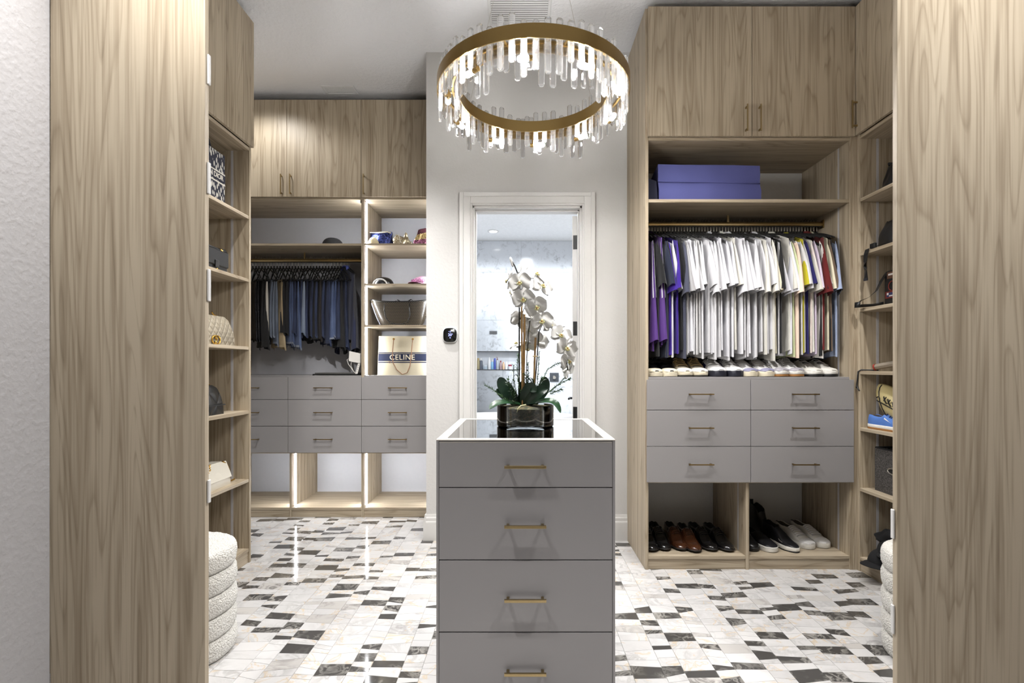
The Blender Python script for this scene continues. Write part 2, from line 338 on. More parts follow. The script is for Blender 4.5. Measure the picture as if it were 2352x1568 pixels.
# floor of the closet: trapezoid marble pieces
fl = struct('floor', MB().box(-2.6, 2.6, -1.7, YW + 0.1, -0.10, -0.0022), GROUT)
rt = random.Random(11)
tiles = []
x = -2.46; wide = True; ci = 0
while x < 2.46:
    wd = 0.126 if wide else 0.081
    y = -0.3 - rt.random() * 0.1; sl = 0.0; dk = rt.random() * 3; last = False
    while y < YW:
        ln = (rt.choice([0.045, 0.06, 0.07, 0.078]) if wide else rt.choice([0.03, 0.04, 0.05, 0.06]))
        sl2 = max(-0.012, min(0.012, rt.gauss(0, 0.006)))
        y2 = y + ln
        d = rt.random()
        if not last and d < 0.37: kind = 1; last = True
        elif not last and d < 0.43: kind = 2; last = False
        else: kind = 0; last = last and rt.random() < 0.35
        if kind == 1 and rt.random() < 0.12: kind = 2
        tiles.append((x, x + wd, y - sl, y + sl, y2 - sl2, y2 + sl2, kind, rt.random()))
        y = y2; sl = sl2
    x += wd; wide = not wide; ci += 1
def tile_geo(t, mb, mi=0):
    x0, x1, a0, a1, b0, b1, kd, rn = t; g = 0.0007; c = 0.0005
    tl = [rt.uniform(-1, 1) * 0.00010 for _ in range(4)]
    top = [(x0 + g + c, a0 + g + c, tl[0]), (x1 - g - c, a1 + g + c, tl[1]), (x1 - g - c, b1 - g - c, tl[2]), (x0 + g + c, b0 - g - c, tl[3])]
    mid = [(x0 + g, a0 + g, -0.0006), (x1 - g, a1 + g, -0.0006), (x1 - g, b1 - g, -0.0006), (x0 + g, b0 - g, -0.0006)]
    bot = [(p[0], p[1], -0.004) for p in mid]
    mb.loft([bot, mid, top], True, False, mi); k = len(mb.v) - 4; mb.f.append((k, k + 1, k + 2, k + 3)); mb.mi.append(mi)
def vis(t):
    cx, cy = (t[0] + t[1]) / 2, (t[2] + t[5]) / 2
    if cy < 1.88: return False
    px = VX + FPX * cx / cy
    if px < 482 or px > 2046: return False
    if cx < -1.657 and cy < 3.13: return False
    if cy > 3.02 and cx > 0.7376: return False
    if cy > 3.54 and cx > -0.65 or cy > 4.07: return False
    ix0, ix1 = VX - 192, VX + 218
    if ix0 + 6 < px < ix1 - 6: return False
    if (cx + 1.4255) ** 2 + (cy - 2.145) ** 2 < 0.04: return False
    return True
def size_px(t):
    y0, y1 = (t[2] + t[3]) / 2, (t[4] + t[5]) / 2
    return (t[1] - t[0]) * FPX / y0 * (FPX * 1.2 / y0 - FPX * 1.2 / y1)
vt = sorted([t for t in tiles if vis(t)], key=size_px, reverse=True)[:298]
vs_ = set(id(t) for t in vt)
TM = [MW, MD, MG]
for t in vt:
    mb = MB(); tile_geo(t, mb); o = mb.build('tile', TM[t[6]], fl); rnd_attr(o.data, t[7])
mb = MB(); rn = []
for t in tiles:
    if id(t) in vs_: continue
    n0 = len(mb.f); tile_geo(t, mb, t[6]); rn += [t[7]] * (len(mb.f) - n0)
o = mb.build('tile_field', TM, fl); rnd_attr(o.data, rn); o['kind'] = 'stuff'

# door casing, jambs, baseboards
def casing():
    lay = [(0.0, 0.088, 0.016), (0.012, 0.076, 0.022), (0.060, 0.088, 0.028)]
    mb = MB()
    for a, b_, th in lay:
        y0 = YB - th
        mb.box(DX0 - b_, DX0 - a, y0, YB, 0, DZ + b_); mb.box(DX1 + a, DX1 + b_, y0, YB, 0, DZ + b_)
        mb.box(DX0 - a, DX1 + a, y0, YB, DZ + a, DZ + b_)
    return mb
struct('trim_1', casing(), TRIM, bevel=0.003)
mb = MB(); mb.box(DX0 - 0.002, DX0 + 0.014, YB - 0.002, YB + 0.15, 0, DZ); mb.box(DX1 - 0.014, DX1 + 0.002, YB - 0.002, YB + 0.15, 0, DZ); mb.box(DX0, DX1, YB - 0.002, YB + 0.15, DZ - 0.014, DZ + 0.002)
mb.box(DX0 + 0.014, DX0 + 0.024, YB + 0.05, YB + 0.085, 0, DZ - 0.014); mb.box(DX1 - 0.024, DX1 - 0.014, YB + 0.05, YB + 0.085, 0, DZ - 0.014); mb.box(DX0, DX1, YB + 0.05, YB + 0.085, DZ - 0.024, DZ - 0.014)
struct('trim_2', mb, TRIM, bevel=0.001)
def base_prof(h=0.178):
    return [(0, 0), (0.018, 0), (0.018, h - 0.055), (0.0165, h - 0.048), (0.014, h - 0.044), (0.014, h - 0.024), (0.010, h - 0.016), (0.008, h), (0, h)]
mb = MB()
mb.prism([(YB - a, b_) for a, b_ in base_prof()], 'x', -0.65, DX0 - 0.088)
mb.prism([(YB - a, b_) for a, b_ in base_prof()], 'x', DX1 + 0.088, 0.7376)
mb.prism([(-0.65 - a, b_) for a, b_ in base_prof()], 'y', YB - 0.018, 4.06)
struct('baseboard_back', mb, TRIM)
# bathroom door swung open into the bathroom
dr = empty('door_1', (DX1 - 0.014, YB + 0.15, 0), rz=math.radians(-8)); dr['kind'] = 'structure'
DT, DW_ = 0.038, 0.73
MB().box(-DT, 0, 0.004, DW_, 0.012, 2.285).build('door_leaf', TRIM, dr, bevel=0.002, local=True)
for z in (0.245, 0.858, 1.473, 2.094):
    mb = MB(); mb.box(-DT + 0.006, 0.004, -0.001, 0.006, z - 0.05, z + 0.05); mb.tube([(0.006, -0.004, z - 0.05), (0.006, -0.004, z + 0.05)], 0.006, 8)
    mb.build('hinge', BLACKM, dr, local=True)
mb = MB(); mb.tube([(-DT, DW_ - 0.07, 0.93), (-DT - 0.055, DW_ - 0.07, 0.93)], 0.010, 10); mb.tube([(-DT - 0.05, DW_ - 0.06, 0.93), (-DT - 0.05, DW_ - 0.18, 0.93)], 0.009, 8)
mb.tube([(-DT, DW_ - 0.07, 0.93), (-DT - 0.008, DW_ - 0.07, 0.93)], 0.028, 16)
mb.build('lever_handle', BLACKM, dr, local=True)

# ------------------------------------------------------------------ cabinets
def bar_handle(parent, x, y, z, length, axis, out, mat=BRASSD, th=0.006, stand=0.028):
    """bar pull; (x,y,z) centre on the front face; out = outward unit direction"""
    a = {'x': Vector((1, 0, 0)), 'y': Vector((0, 1, 0)), 'z': Vector((0, 0, 1))}[axis]; o = Vector(out); c = Vector((x, y, z))
    p = o.cross(a); mb = MB()
    def bx(c0, ha, ho, hp):
        pts = []
        for sa in (-1, 1):
            for so in (-1, 1):
                for sp in (-1, 1): pts.append(c0 + a * ha * sa + o * ho * so + p * hp * sp)
        mb.add(pts, [(0, 1, 3, 2), (4, 6, 7, 5), (0, 4, 5, 1), (2, 3, 7, 6), (0, 2, 6, 4), (1, 5, 7, 3)])
    bx(c + o * stand, length / 2, th * 0.55, th / 2 + 0.0005)
    for s in (-1, 1): bx(c + a * s * (length / 2 - 0.012) + o * stand / 2, 0.005, stand / 2, th / 2)
    return mb.build('handle', mat, parent, bevel=0.0008)
TOPZ = 3.31
def drawer(parent, x0, x1, z0, z1, yf, hx=None, hl=0.15, mat=None):
    g = 0.0013
    d = MB().box(x0 + g, x1 - g, yf, yf + 0.019, z0 + g, z1 - g).build('drawer', mat or LAM, parent, bevel=0.001)
    bar_handle(d, (x0 + x1) / 2 if hx is None else hx, yf, (z0 + z1) / 2 + 0.004, hl, 'x', (0, -1, 0)); return d
def vdoor(parent, x0, x1, yf, z0, z1, hx=None, hz=None, hl=0.16):
    d = MB().box(x0 + 0.0012, x1 - 0.0012, yf, yf + 0.019, z0, z1).build('door', WOOD['z'], parent, bevel=0.001)
    if hx is not None: bar_handle(d, hx, yf, hz, hl, 'z', (0, -1, 0), BRASS)
    return d
def rod(parent, x0, x1, y, z, brx):
    mb = MB(); rings = []
    for xx in (x0, x1): rings.append([(xx, y + 0.0075 * math.cos(2 * PI * k / 16), z + 0.0145 * math.sin(2 * PI * k / 16)) for k in range(16)])
    mb.loft(rings); r = mb.build('hanging_rod', RODM, parent, smooth=30)
    MB().box(x0, x1, y - 0.004, y + 0.004, z - 0.018, z - 0.0135).build('rod_insert', BLACKM, r)
    for xx in brx: MB().box(xx - 0.006, xx + 0.006, y - 0.004, y + 0.004, z + 0.012, z + 0.075).build('rod_bracket', BRASS, r)
    for xx, s in ((x0, 1), (x1, -1)):
        MB().box(xx, xx + s * 0.006, y - 0.016, y + 0.016, z - 0.026, z + 0.026).build('rod_flange', BRASSD, r, bevel=0.002)
    return r
T = 0.019
# --- right wardrobe
YR = 3.022; sR = YR / FPX
def zr(py): return CAMZ + (VY - py) * sR
def xr(px): return (px - VX) * sR
RX0, RX1 = 0.7376, 1.9875
rw = empty('wardrobe', (1.36, 3.28, 0), 'tall wood wardrobe on the right with shirt rail and six gray drawers', 'wardrobe', 'built-in closet units')
Wx, Wy, Wz = WOOD['x'], WOOD['y'], WOOD['z']
yb = YB - 0.003
box('side_panel', Wz, rw, RX0, RX0 + T, YR, yb, 0, TOPZ)
box('side_panel', Wz, rw, 1.945, 1.945 + T, YR, yb, 0, TOPZ)
box('filler_strip', Wz, rw, 1.945 + T, 2.01, YR - 0.002, YR + 0.03, 0, TOPZ)
IX0, IX1 = RX0 + T, 1.945
box('top_panel', Wx, rw, IX0, IX1, YR + 0.002, yb, TOPZ - T, TOPZ - 0.001)
zd = zr(315.5)
box('deck', Wx, rw, IX0, IX1, YR + 0.001, yb, zd - 0.018, zd)
box('shelf', Wx, rw, IX0, IX1, YR + 0.006, yb, zr(464), zr(456.5))
xm = xr(1724)
vdoor(rw, RX0 + 0.012, xm, YR - 0.02, zd, TOPZ, xr(1709), zr(278), 0.155)
vdoor(rw, xm, xr(1960), YR - 0.02, zd, TOPZ, xr(1739.5), zr(278), 0.155)
zc = zr(865.5)
box('countertop', LAM, rw, IX0, IX1, YR + 0.003, yb, zr(871.5), zc)
for (a, b_) in ((940.7, 871), (1023.8, 941), (1106.3, 1024)):
    z0, z1 = zr(a), zr(b_)
    drawer(rw, RX0 + 0.006, xr(1721), z0, z1, YR - 0.02, xr(1605), 0.147)
    drawer(rw, xr(1721), xr(1957), z0, z1, YR - 0.02, xr(1842), 0.155)
box('drawer_bottom', Wx, rw, IX0, IX1, YR + 0.002, yb, zr(1109), zr(1103))
xd0, xd1 = xr(1713), xr(1721)
box('divider', Wz, rw, xd0, xd1, YR + 0.001, yb, 0, zr(1109))
zf = zr(1276.6)
for a, b_ in ((IX0, xd0), (xd1, IX1)):
    box('floor_shelf', Wx, rw, a, b_, YR + 0.003, yb, zf - T, zf)
    box('kick_board', Wx, rw, a, b_, YR + 0.008, YR + 0.03, 0, zf - T)
for xx, z0, z1 in ((IX1, zc, zr(464)), (IX1, zr(456.5), zd - 0.02), (xd0, zf, zr(1109)), (IX1, zf, zr(1109))):
    box('led_channel', LEDOFF, rw, xx - 0.0012, xx + 0.002, YR + 0.10, YR + 0.115, z0, z1, 0)
RODY, RODZ = 3.29, 2.113
rod(rw, IX0, IX1, RODY, RODZ, [xr(1672) * 3.29 / YR])
# --- left wardrobe: wide hanging unit + narrow shelf unit
YL = 4.073; sL = YL / FPX
def zl(py): return CAMZ + (VY - py) * sL
def xl(px): return (px - VX) * sL
ybl = YW - 0.004
LX0 = xl(493); LXD0, LXD1 = xl(829.8), xl(835.8); LX1 = -0.654
lw = empty('wardrobe', (-1.85, 4.3, 0), 'far left wood wardrobe with jeans on its rail over gray drawers', 'wardrobe', 'built-in closet units')
ls = empty('wardrobe', (-0.95, 4.3, 0), 'narrow lit shelf unit with hats and totes beside the door wall', 'wardrobe', 'built-in closet units')
box('side_panel', Wz, lw, LX0, LX0 + T, YL, ybl, 0, TOPZ)
box('side_panel', Wz, lw, LXD0, LXD0 + 0.0095, YL, ybl, 0, TOPZ)
box('side_panel', Wz, ls, LXD0 + 0.0100, LXD1, YL, ybl, 0, TOPZ)
box('side_panel', Wz, ls, LX1 - T, LX1, YL, ybl, 0, TOPZ)
zdl = zl(453.5)
for u, a, b_ in ((lw, LX0 + T, LXD0), (ls, LXD1, LX1 - T)):
    box('top_panel', Wx, u, a, b_, YL + 0.002, ybl, TOPZ - T, TOPZ - 0.001)
    box('deck', Wx, u, a, b_, YL + 0.001, ybl, zl(457.5), zdl)
    box('countertop', LAM, u, a, b_, YL + 0.002, ybl, zl(866), zl(862))
    box('drawer_bottom', Wx, u, a, b_, YL + 0.002, ybl, zl(1041), zl(1036))
    box('back_panel', MELA, u, a, b_, ybl - 0.002, ybl, 0.05, TOPZ - T, 0)
box('shelf', Wx, lw, LX0 + T, LXD0, YL + 0.004, ybl - 0.003, zl(563.5), zl(558.6))
xa, xb = xl(661.3), xl(830.6)
vdoor(lw, LX0, xa, YL - 0.02, zdl, TOPZ, xl(650.5), zl(427), 0.16)
vdoor(lw, xa, xb, YL - 0.02, zdl, TOPZ, xl(671.5), zl(427), 0.16)
vdoor(ls, xb, LX1, YL - 0.02, zdl, TOPZ, xl(838.5), zl(427), 0.16)
SH = [(562.5, 558.5), (655.3, 651), (750.2, 746)]
for a, b_ in SH: box('shelf', Wx, ls, LXD1, LX1 - T, YL + 0.004, ybl - 0.003, zl(a), zl(b_))
xg, xh = xl(664), xl(832)
for (a, b_) in ((916.8, 865.5), (977.6, 917), (1038.6, 978)):
    z0, z1 = zl(a), zl(b_)
    drawer(lw, LX0, xg, z0, z1, YL - 0.02, xl(579), 0.15)
    drawer(lw, xg, xh, z0, z1, YL - 0.02, xl(746.5), 0.15)
    drawer(ls, xh, LX1, z0, z1, YL - 0.02, xl(916), 0.15)
zfl = zl(1165.3)
bd0, bd1 = xl(665), xl(669.6)
box('divider', Wz, lw, bd0, bd1, YL + 0.001, ybl - 0.003, 0, zl(1041))
for u, a, b_ in ((lw, LX0 + T, bd0), (lw, bd1, LXD0), (ls, LXD1, LX1 - T)):
    box('floor_shelf', Wx, u, a, b_, YL + 0.002, ybl - 0.003, zfl - T, zfl)
    box('kick_board', Wx, u, a, b_, YL + 0.006, YL + 0.03, 0, zfl - T)
def led(parent, x, s, z0, z1):
    MB().box(x, x + s * 0.003, YL + 0.070, YL + 0.080, z0, z1).build('led_strip', LEDON, parent)
led(lw, bd1, 1, zfl, zl(1041)); led(ls, LXD1, 1, zfl, zl(1041))
led(lw, bd0, -1, zfl, zl(1041)); led(lw, LXD0, -1, zfl, zl(1041)); led(ls, LX1 - T, -1, zfl, zl(1041))
zz = [zl(862)] + [q for a, b_ in reversed(SH) for q in (zl(a), zl(b_))] + [zl(457.5)]
for i in range(0, len(zz), 2):
    led(ls, LXD1, 1, zz[i], zz[i + 1])
    if i >= 0: led(ls, LX1 - T, -1, zz[i], zz[i + 1])
led(lw, LXD0, -1, zl(558.6), zl(457.5))
MB().tube([(xl(827.5), YL + 0.03, zl(463.5)), (xl(827.5), YL + 0.03, zl(458))], 0.009, 12).build('door_sensor', BLACKM, lw)
RLY, RLZ = 4.33, 2.095
rod(lw, LX0 + T, LXD0, RLY, RLZ, [xpx(699.8, RLY)])
# --- side towers
def tower(side, xf, y0, y1, zs, zdoor, label, handle_y, loc):
    s = side; xbk = xf + s * 0.45
    t = empty('shelf_tower', loc, label, 'shelf unit', 'built-in closet units')
    ym = (y0 + y1) / 2 if side < 0 else y0 + 0.53
    for ya in (y0, ym - T / 2, y1 - T): box('side_panel', Wz, t, xf, xbk, ya, ya + T, 0, TOPZ)
    box('back_panel', Wz, t, xbk, xbk + s * 0.006, y0, y1, 0, TOPZ)
    for a, b_ in ((y0 + T, ym - T / 2), (ym + T / 2, y1 - T)):
        for i, z in enumerate(zs):
            box('shelf', Wy, t, xf + s * 0.003, xbk, a, b_, z - T, z)
        box('top_panel', Wy, t, xf, xbk, a, b_, TOPZ - T, TOPZ - 0.001)
        box('deck', Wy, t, xf + s * 0.001, xbk, a, b_, zdoor - 0.02, zdoor)
        box('kick_board', Wy, t, xf + s * 0.008, xf + s * 0.03, a, b_, 0, zs[-1] - T)
        box('led_channel', LEDOFF, t, xf + s * 0.098, xf + s * 0.113, b_ - 0.0012, b_ + 0.003, zs[-1], zdoor - 0.02, 0)
    for a, b_ in ((y0, ym), (ym, y1)):
        d = MB().box(xf - s * 0.019, xf - s * 0.001, a + 0.001, b_ - 0.001, zdoor + 0.004, TOPZ).build('door', Wz, t, bevel=0.001)
        hy = a + 0.03 if (handle_y and a > y0 + 0.1) else b_ - 0.03
        bar_handle(d, xf - s * 0.019, hy, zdoor + 0.12, 0.16, 'z', (-s, 0, 0), BRASS)
    return t
LTX, RTX = -1.657, 1.987
LZ = [2.119, 1.734, 1.320, 0.929, 0.512, 0.087]; RZ = [2.182, 1.865, 1.538, 1.172, 0.842, 0.489, 0.085]
tower(-1, LTX, 2.00, 3.15, LZ, 2.538, 'open wood shelf tower on the left holding five handbags', True, (-1.88, 2.6, 0))
tower(1, RTX, 1.93, 3.018, RZ, 2.552, 'open wood shelf tower on the right holding sports gear and bags', False, (2.2, 2.5, 0))
# --- foreground end cabinets
def endpanel(xe, xo, label):
    t = empty('end_panel', ((xe + xo) / 2, 1.515, 0), label, 'wood panel', 'built-in closet units')
    box('panel_board', Wz, t, xe, xo, 1.5, 1.519, 0, TOPZ + 0.02, 0.0015)
    return t
lc = endpanel(-0.9236, -1.377, 'tall wood end panel at the left edge next to the white wall')
rc = endpanel(1.1043, 1.655, 'tall wood end panel at the right edge of the view')
CLIP = simple('white_clip', rgb(226, 224, 222), 0.4)
for a, b_ in ((189, 120), (442, 369), (690, 616), (1157, 1104)):
    box('edge_clip', CLIP, lc, -0.9232, -0.9175, 1.508, 1.520, zpx(a, 1.5), zpx(b_, 1.5), 0.002)
for a, b_ in ((1240, 1172), (1460, 1393)):
    box('edge_clip', CLIP, rc, 1.1039, 1.0985, 1.508, 1.520, zpx(a, 1.5), zpx(b_, 1.5), 0.002)

# ------------------------------------------------------------------ ceiling vents
def vent(px, py, sx, sy, n, label, Y=None):
    Y = Y; c = Vector((px, Y, H))
    v = empty('ceiling_vent', (c.x, c.y, H), label, 'vent')
    mb = MB(); f = 0.018
    for a, b_, c0, d0 in ((-sx, sx, -sy, -sy + f), (-sx, sx, sy - f, sy), (-sx, -sx + f, -sy + f, sy - f), (sx - f, sx, -sy + f, sy - f)):
        mb.box(c.x + a, c.x + b_, c.y + c0, c.y + d0, H - 0.007, H)
    mb.build('frame', WHITE, v, bevel=0.0015)
    MB().box(c.x - sx + f, c.x + sx - f, c.y - sy + f, c.y + sy - f, H - 0.0015, H - 0.0005).build('duct_dark_plate', BLACKM, v)  # black plate under the ceiling, stands in for the shade inside the duct
    st = (2 * sy - 2 * f) / n
    for i in range(n):
        y = c.y - sy + f + st * (i + 0.5)
        MB().add([(c.x - sx + f, y - st * 0.42, H - 0.0030), (c.x + sx - f, y - st * 0.42, H - 0.0030), (c.x + sx - f, y + st * 0.26, H - 0.0046), (c.x - sx + f, y + st * 0.26, H - 0.0046),
                  (c.x - sx + f, y - st * 0.42 + 0.001, H - 0.0024), (c.x + sx - f, y - st * 0.42 + 0.001, H - 0.0024), (c.x + sx - f, y + st * 0.26 + 0.001, H - 0.0040), (c.x - sx + f, y + st * 0.26 + 0.001, H - 0.0040)],
                 [(0, 1, 2, 3), (4, 7, 6, 5), (0, 4, 5, 1), (2, 6, 7, 3)]).build('slat', WHITE, v)
vent(-1.415, 0, 0.125, 0.065, 7, 'small white slatted ceiling vent above the jeans wardrobe', 4.02)
vent(-0.005, 0, 0.19, 0.19, 18, 'large white return grille on the ceiling behind the chandelier', 3.06)

# ------------------------------------------------------------------ chandelier
CX, CY, CR, CRI = 0.0554, 2.21, 0.41, 0.317
CZT, CZB = 2.4085, 2.356
ch = empty('chandelier', (CX, CY, CZT), 'round brass ring chandelier with clear crystal bars above the island', 'chandelier')
def ring(r, th, z0, z1, n=96):
    mb = MB(); mb.lathe([(r, z0), (r, z1), (r - th, z1), (r - th, z0), (r, z0)], n, (CX, CY, 0), cap=False); return mb
def brass_ring(name, c, rough, aniso):
    m, nt, b = new_mat(name); b.inputs['Base Color'].default_value = c; b.inputs['Metallic'].default_value = 1; b.inputs['Roughness'].default_value = rough
    b.inputs['Anisotropic'].default_value = aniso
    g = N(nt, 'ShaderNodeTexCoord'); mp = N(nt, 'ShaderNodeMapping'); mp.inputs['Scale'].default_value = (6, 6, 900); nz = N(nt, 'ShaderNodeTexNoise', i_Scale=1.0, i_Detail=2.0)
    nt.links.new(g.outputs['Object'], mp.inputs[0]); nt.links.new(mp.outputs[0], nz.inputs['Vector']); bump(nt, b, nz.outputs['Fac'], 0.06, 0.0004); return m
BR1 = brass_ring('ring_brass', rgb(164, 137, 86), 0.26, 0.6)
ring(CR, 0.003, CZB, CZT).build('outer_band', BR1, ch, smooth=40)
ring(CRI, 0.003, CZB, CZT).build('inner_band', BR1, ch, smooth=40)
mb = MB()
for q in (CR - 0.028, CRI + 0.028): mb.lathe([(q + .004, CZB + 0.02), (q + .004, CZB + 0.03), (q - .004, CZB + 0.03), (q - .004, CZB + 0.02), (q + .004, CZB + 0.02)], 64, (CX, CY, 0), cap=False)
for q in range(10):
    a = 2 * PI * q / 10; u = Vector((math.cos(a), math.sin(a), 0)); mb.tube([Vector((CX, CY, CZB + .025)) + u * CRI, Vector((CX, CY, CZB + .025)) + u * CR], .004, 6)
mb.build('ring_frame', BR1, ch, smooth=40)
def crystal_mesh(L):
    mb = MB(); hw, hd, c = 0.0118, 0.0065, 0.0032
    def sec(k, z, kk=1.0):
        a, b_ = hw * k, hd * k
        cc = c * k
        return [(a - cc, -b_, z), (a, -b_ + cc, z), (a, b_ - cc, z), (a - cc, b_, z), (-a + cc, b_, z), (-a, b_ - cc, z), (-a, -b_ + cc, z), (-a + cc, -b_, z)]
    mb.loft([sec(0.6, 0), sec(1.0, 0.006), sec(1.0, L - 0.006), sec(0.6, L)])
    me = mb.mesh('crystal', CRYST); return me
CL = [crystal_mesh(l) for l in (0.15, 0.175, 0.2)]
rcx = random.Random(3)
def crystals(n, r, seed, lo, hi):
    rr = random.Random(seed)
    for i in range(n):
        a = 2 * PI * (i + 0.5) / n
        k = rr.randrange(3); top = rr.choice([0.018, 0.03, 0.042, 0.05, 0.058]) + lo
        o = link('crystal', CL[k], None, ch)
        L = (0.15, 0.175, 0.2)[k]
        zt = CZT + top
        o.location = (r * math.cos(a), r * math.sin(a), zt - L - CZT); o.rotation_euler = (0, 0, a + PI / 2)
crystals(58, CR - 0.014, 5, 0, 0)
crystals(48, CRI + 0.014, 9, 0, 0)
rm = (CR + CRI) / 2
for i in range(10):
    a = 2 * PI * (i + 0.3) / 10; zc_ = CZB - 0.045
    c = Vector((CX + rm * math.cos(a), CY + rm * math.sin(a), zc_)); tn = Vector((-math.sin(a), math.cos(a), 0))
    MB().tube([c + tn * 0.022, c + tn * 0.05], 0.010, 12).build('socket', BR1, ch, smooth=40)
    MB().tube([c + tn * 0.04, c + tn * 0.04 + Vector((0, 0, 0.065))], 0.0035, 8).build('socket_arm', BR1, ch, smooth=40)
    MB().tube([c + tn * 0.022, c + tn * 0.018, c - tn * 0.012, c - tn * 0.018, c - tn * 0.021], [0.004, 0.0105, 0.0105, 0.008, 0.003], 12).build('bulb', BULB, ch, smooth=True)
for a in (0.55, 0.55 + 2 * PI / 3, 0.55 + 4 * PI / 3 - 0.35):
    p = Vector((CX + (CRI + 0.02) * math.cos(a), CY + (CRI + 0.02) * math.sin(a), CZB + 0.03)); q = Vector((CX + 0.05 * math.cos(a), CY + 0.05 * math.sin(a), H - 0.02))
    MB().tube([p, q], 0.0008, 6).build('suspension_wire', CHROME, ch)
mb = MB(); mb.lathe([(0.001, H - 0.03), (0.075, H - 0.03), (0.08, H - 0.025), (0.08, H)], 32, (CX, CY, 0)); mb.build('ceiling_canopy', BR1, ch, smooth=40)

# ------------------------------------------------------------------ island
IY0, IY1 = 1.74, 2.44; sI = IY0 / FPX
def zi(py): return CAMZ + (VY - py) * sI
IX0_, IX1_ = (1001.9 - VX) * sI, (1413.2 - VX) * sI; IZ = zi(1008.9)
isl = empty('island', ((IX0_ + IX1_) / 2, (IY0 + IY1) / 2, 0), 'gray closet island with four drawers and an inset glass top', 'island')
pw = 0.0085
box('side_panel', LAM, isl, IX0_, IX0_ + pw, IY0, IY1, 0, IZ - 0.002)
box('side_panel', LAM, isl, IX1_ - pw, IX1_, IY0, IY1, 0, IZ - 0.002)
box('back_panel', LAM, isl, IX0_ + pw, IX1_ - pw, IY1 - T, IY1, 0, IZ - 0.002)
box('kick_board', LAM, isl, IX0_ + pw, IX1_ - pw, IY0 + 0.03, IY0 + 0.05, 0, 0.05)
box('top_rail', LAM, isl, IX0_ + pw, IX1_ - pw, IY0 + 0.004, IY0 + 0.02, zi(1015.5), IZ - 0.002)
fw = 0.032
mb = MB(); mb.box(IX0_, IX1_, IY0 - 0.001, IY0 + fw, IZ - 0.004, IZ); mb.box(IX0_, IX1_, IY1 - fw, IY1, IZ - 0.004, IZ)
mb.box(IX0_, IX0_ + fw, IY0 + fw, IY1 - fw, IZ - 0.004, IZ); mb.box(IX1_ - fw, IX1_, IY0 + fw, IY1 - fw, IZ - 0.004, IZ)
mb.build('top_frame', TOPF, isl, bevel=0.001)
GT = pane_glass('island_glass', (0.90, 0.92, 0.92, 1), 1.9)
MB().box(IX0_ + fw + 0.001, IX1_ - fw - 0.001, IY0 + fw + 0.001, IY1 - fw - 0.001, IZ - 0.006, IZ - 0.0015).build('glass_top', GT, isl)
box('tray_floor', simple('tray_felt', rgb(206, 204, 200), 0.85, nscale=600, nstr=0.1), isl, IX0_ + pw, IX1_ - pw, IY0 + 0.02, IY1 - T, IZ - 0.115, IZ - 0.11, 0)
zz = [(1118.9, 1015.8), (1285.4, 1120.4), (1451, 1287), (1626, 1452.8)]
for k, (a, b_) in enumerate(zz):
    d = MB().box(IX0_ + pw + 0.0012, IX1_ - pw - 0.0012, IY0 + 0.001, IY0 + 0.02, zi(a) + 0.0006, zi(b_) - 0.0006).build('drawer', LAM, isl, bevel=0.001)
    bar_handle(d, (1206.5 - VX) * sI, IY0 + 0.001, zi((1069.5, 1205, 1372.5, 1539.5)[k]), 0.141, 'x', (0, -1, 0), BRASS, 0.0085, 0.024)
    if k == 0: MB().box(IX0_ + pw + 0.0016, IX1_ - pw - 0.0016, IY0 + 0.0008, IY0 + 0.02, zi(b_) - 0.0004, zi(b_) + 0.0018).build('drawer_edge', TOPF, d)

# ------------------------------------------------------------------ poufs
def boucle():
    m, nt, b = new_mat('boucle'); b.inputs['Roughness'].default_value = 0.95; b.inputs['Sheen Weight'].default_value = 0.3
    tc = N(nt, 'ShaderNodeTexCoord'); v = N(nt, 'ShaderNodeTexVoronoi', i_Scale=150.0); nt.links.new(tc.outputs['Object'], v.inputs['Vector'])
    r = ramp(nt, [(0.0, rgb(242, 240, 234)), (0.8, rgb(214, 210, 202))]); nt.links.new(v.outputs['Distance'], r.inputs[0]); nt.links.new(r.outputs[0], b.inputs['Base Color'])
    inv = N(nt, 'ShaderNodeMath', operation='SUBTRACT'); inv.inputs[0].default_value = 1.0; nt.links.new(v.outputs['Distance'], inv.inputs[1]); bump(nt, b, inv.outputs[0], 0.9, 0.006); return m
BOU = boucle()
def pouf(cx, cy, R, Ht, label):
    t = empty('pouf', (cx, cy, 0), label, 'pouf', 'round boucle poufs')
    n = 5; h = Ht / n; nn = 150
    for i in range(n):
        prof = []
        m = 14
        for k in range(m + 1):
            a = -PI / 2 + PI * k / m
            prof.append((R - 0.022 + 0.022 * math.cos(a) ** 0.6 if abs(math.cos(a)) > 1e-6 else R - 0.022, h * i + h / 2 + (h / 2) * math.sin(a)))
        if i == n - 1:
            top = [(r_, Ht + 0.006 * (1 - (r_ / R) ** 2)) for r_ in (R - 0.04, R - 0.07, R - 0.11, R - 0.15, 0.03, 0.004)]
            prof = prof + top
        else: prof = prof + [(R - 0.05, h * (i + 1))]
        prof = [(R - 0.05, h * i)] + prof if i else [(0.01, 0.0), (R - 0.05, 0.0)] + prof
        rings = []
        for r_, z in prof:
            rg = []
            for q in range(nn):
                a = 2 * PI * q / nn; p = Vector((r_ * math.cos(a), r_ * math.sin(a), z))
                d = noise.noise(p * 95 + Vector((i * 5, 0, 0))) * 0.0035 + noise.noise(p * 12) * 0.003
                if z > Ht - 0.002: p.z += d
                else: p *= 1; p.x += d * math.cos(a); p.y += d * math.sin(a)
                if p.z < 0: p.z = 0
                rg.append(p)
            rings.append(rg)
        MB().loft(rings).build('cushion_tier', BOU, t, smooth=True, local=True)
    return t
pouf(-1.4255, 2.145, 0.21, 0.445, 'round cream boucle pouf in front of the left handbag shelves')
pouf(1.730, 2.093, 0.21, 0.435, 'round cream boucle pouf in front of the right sports shelves')

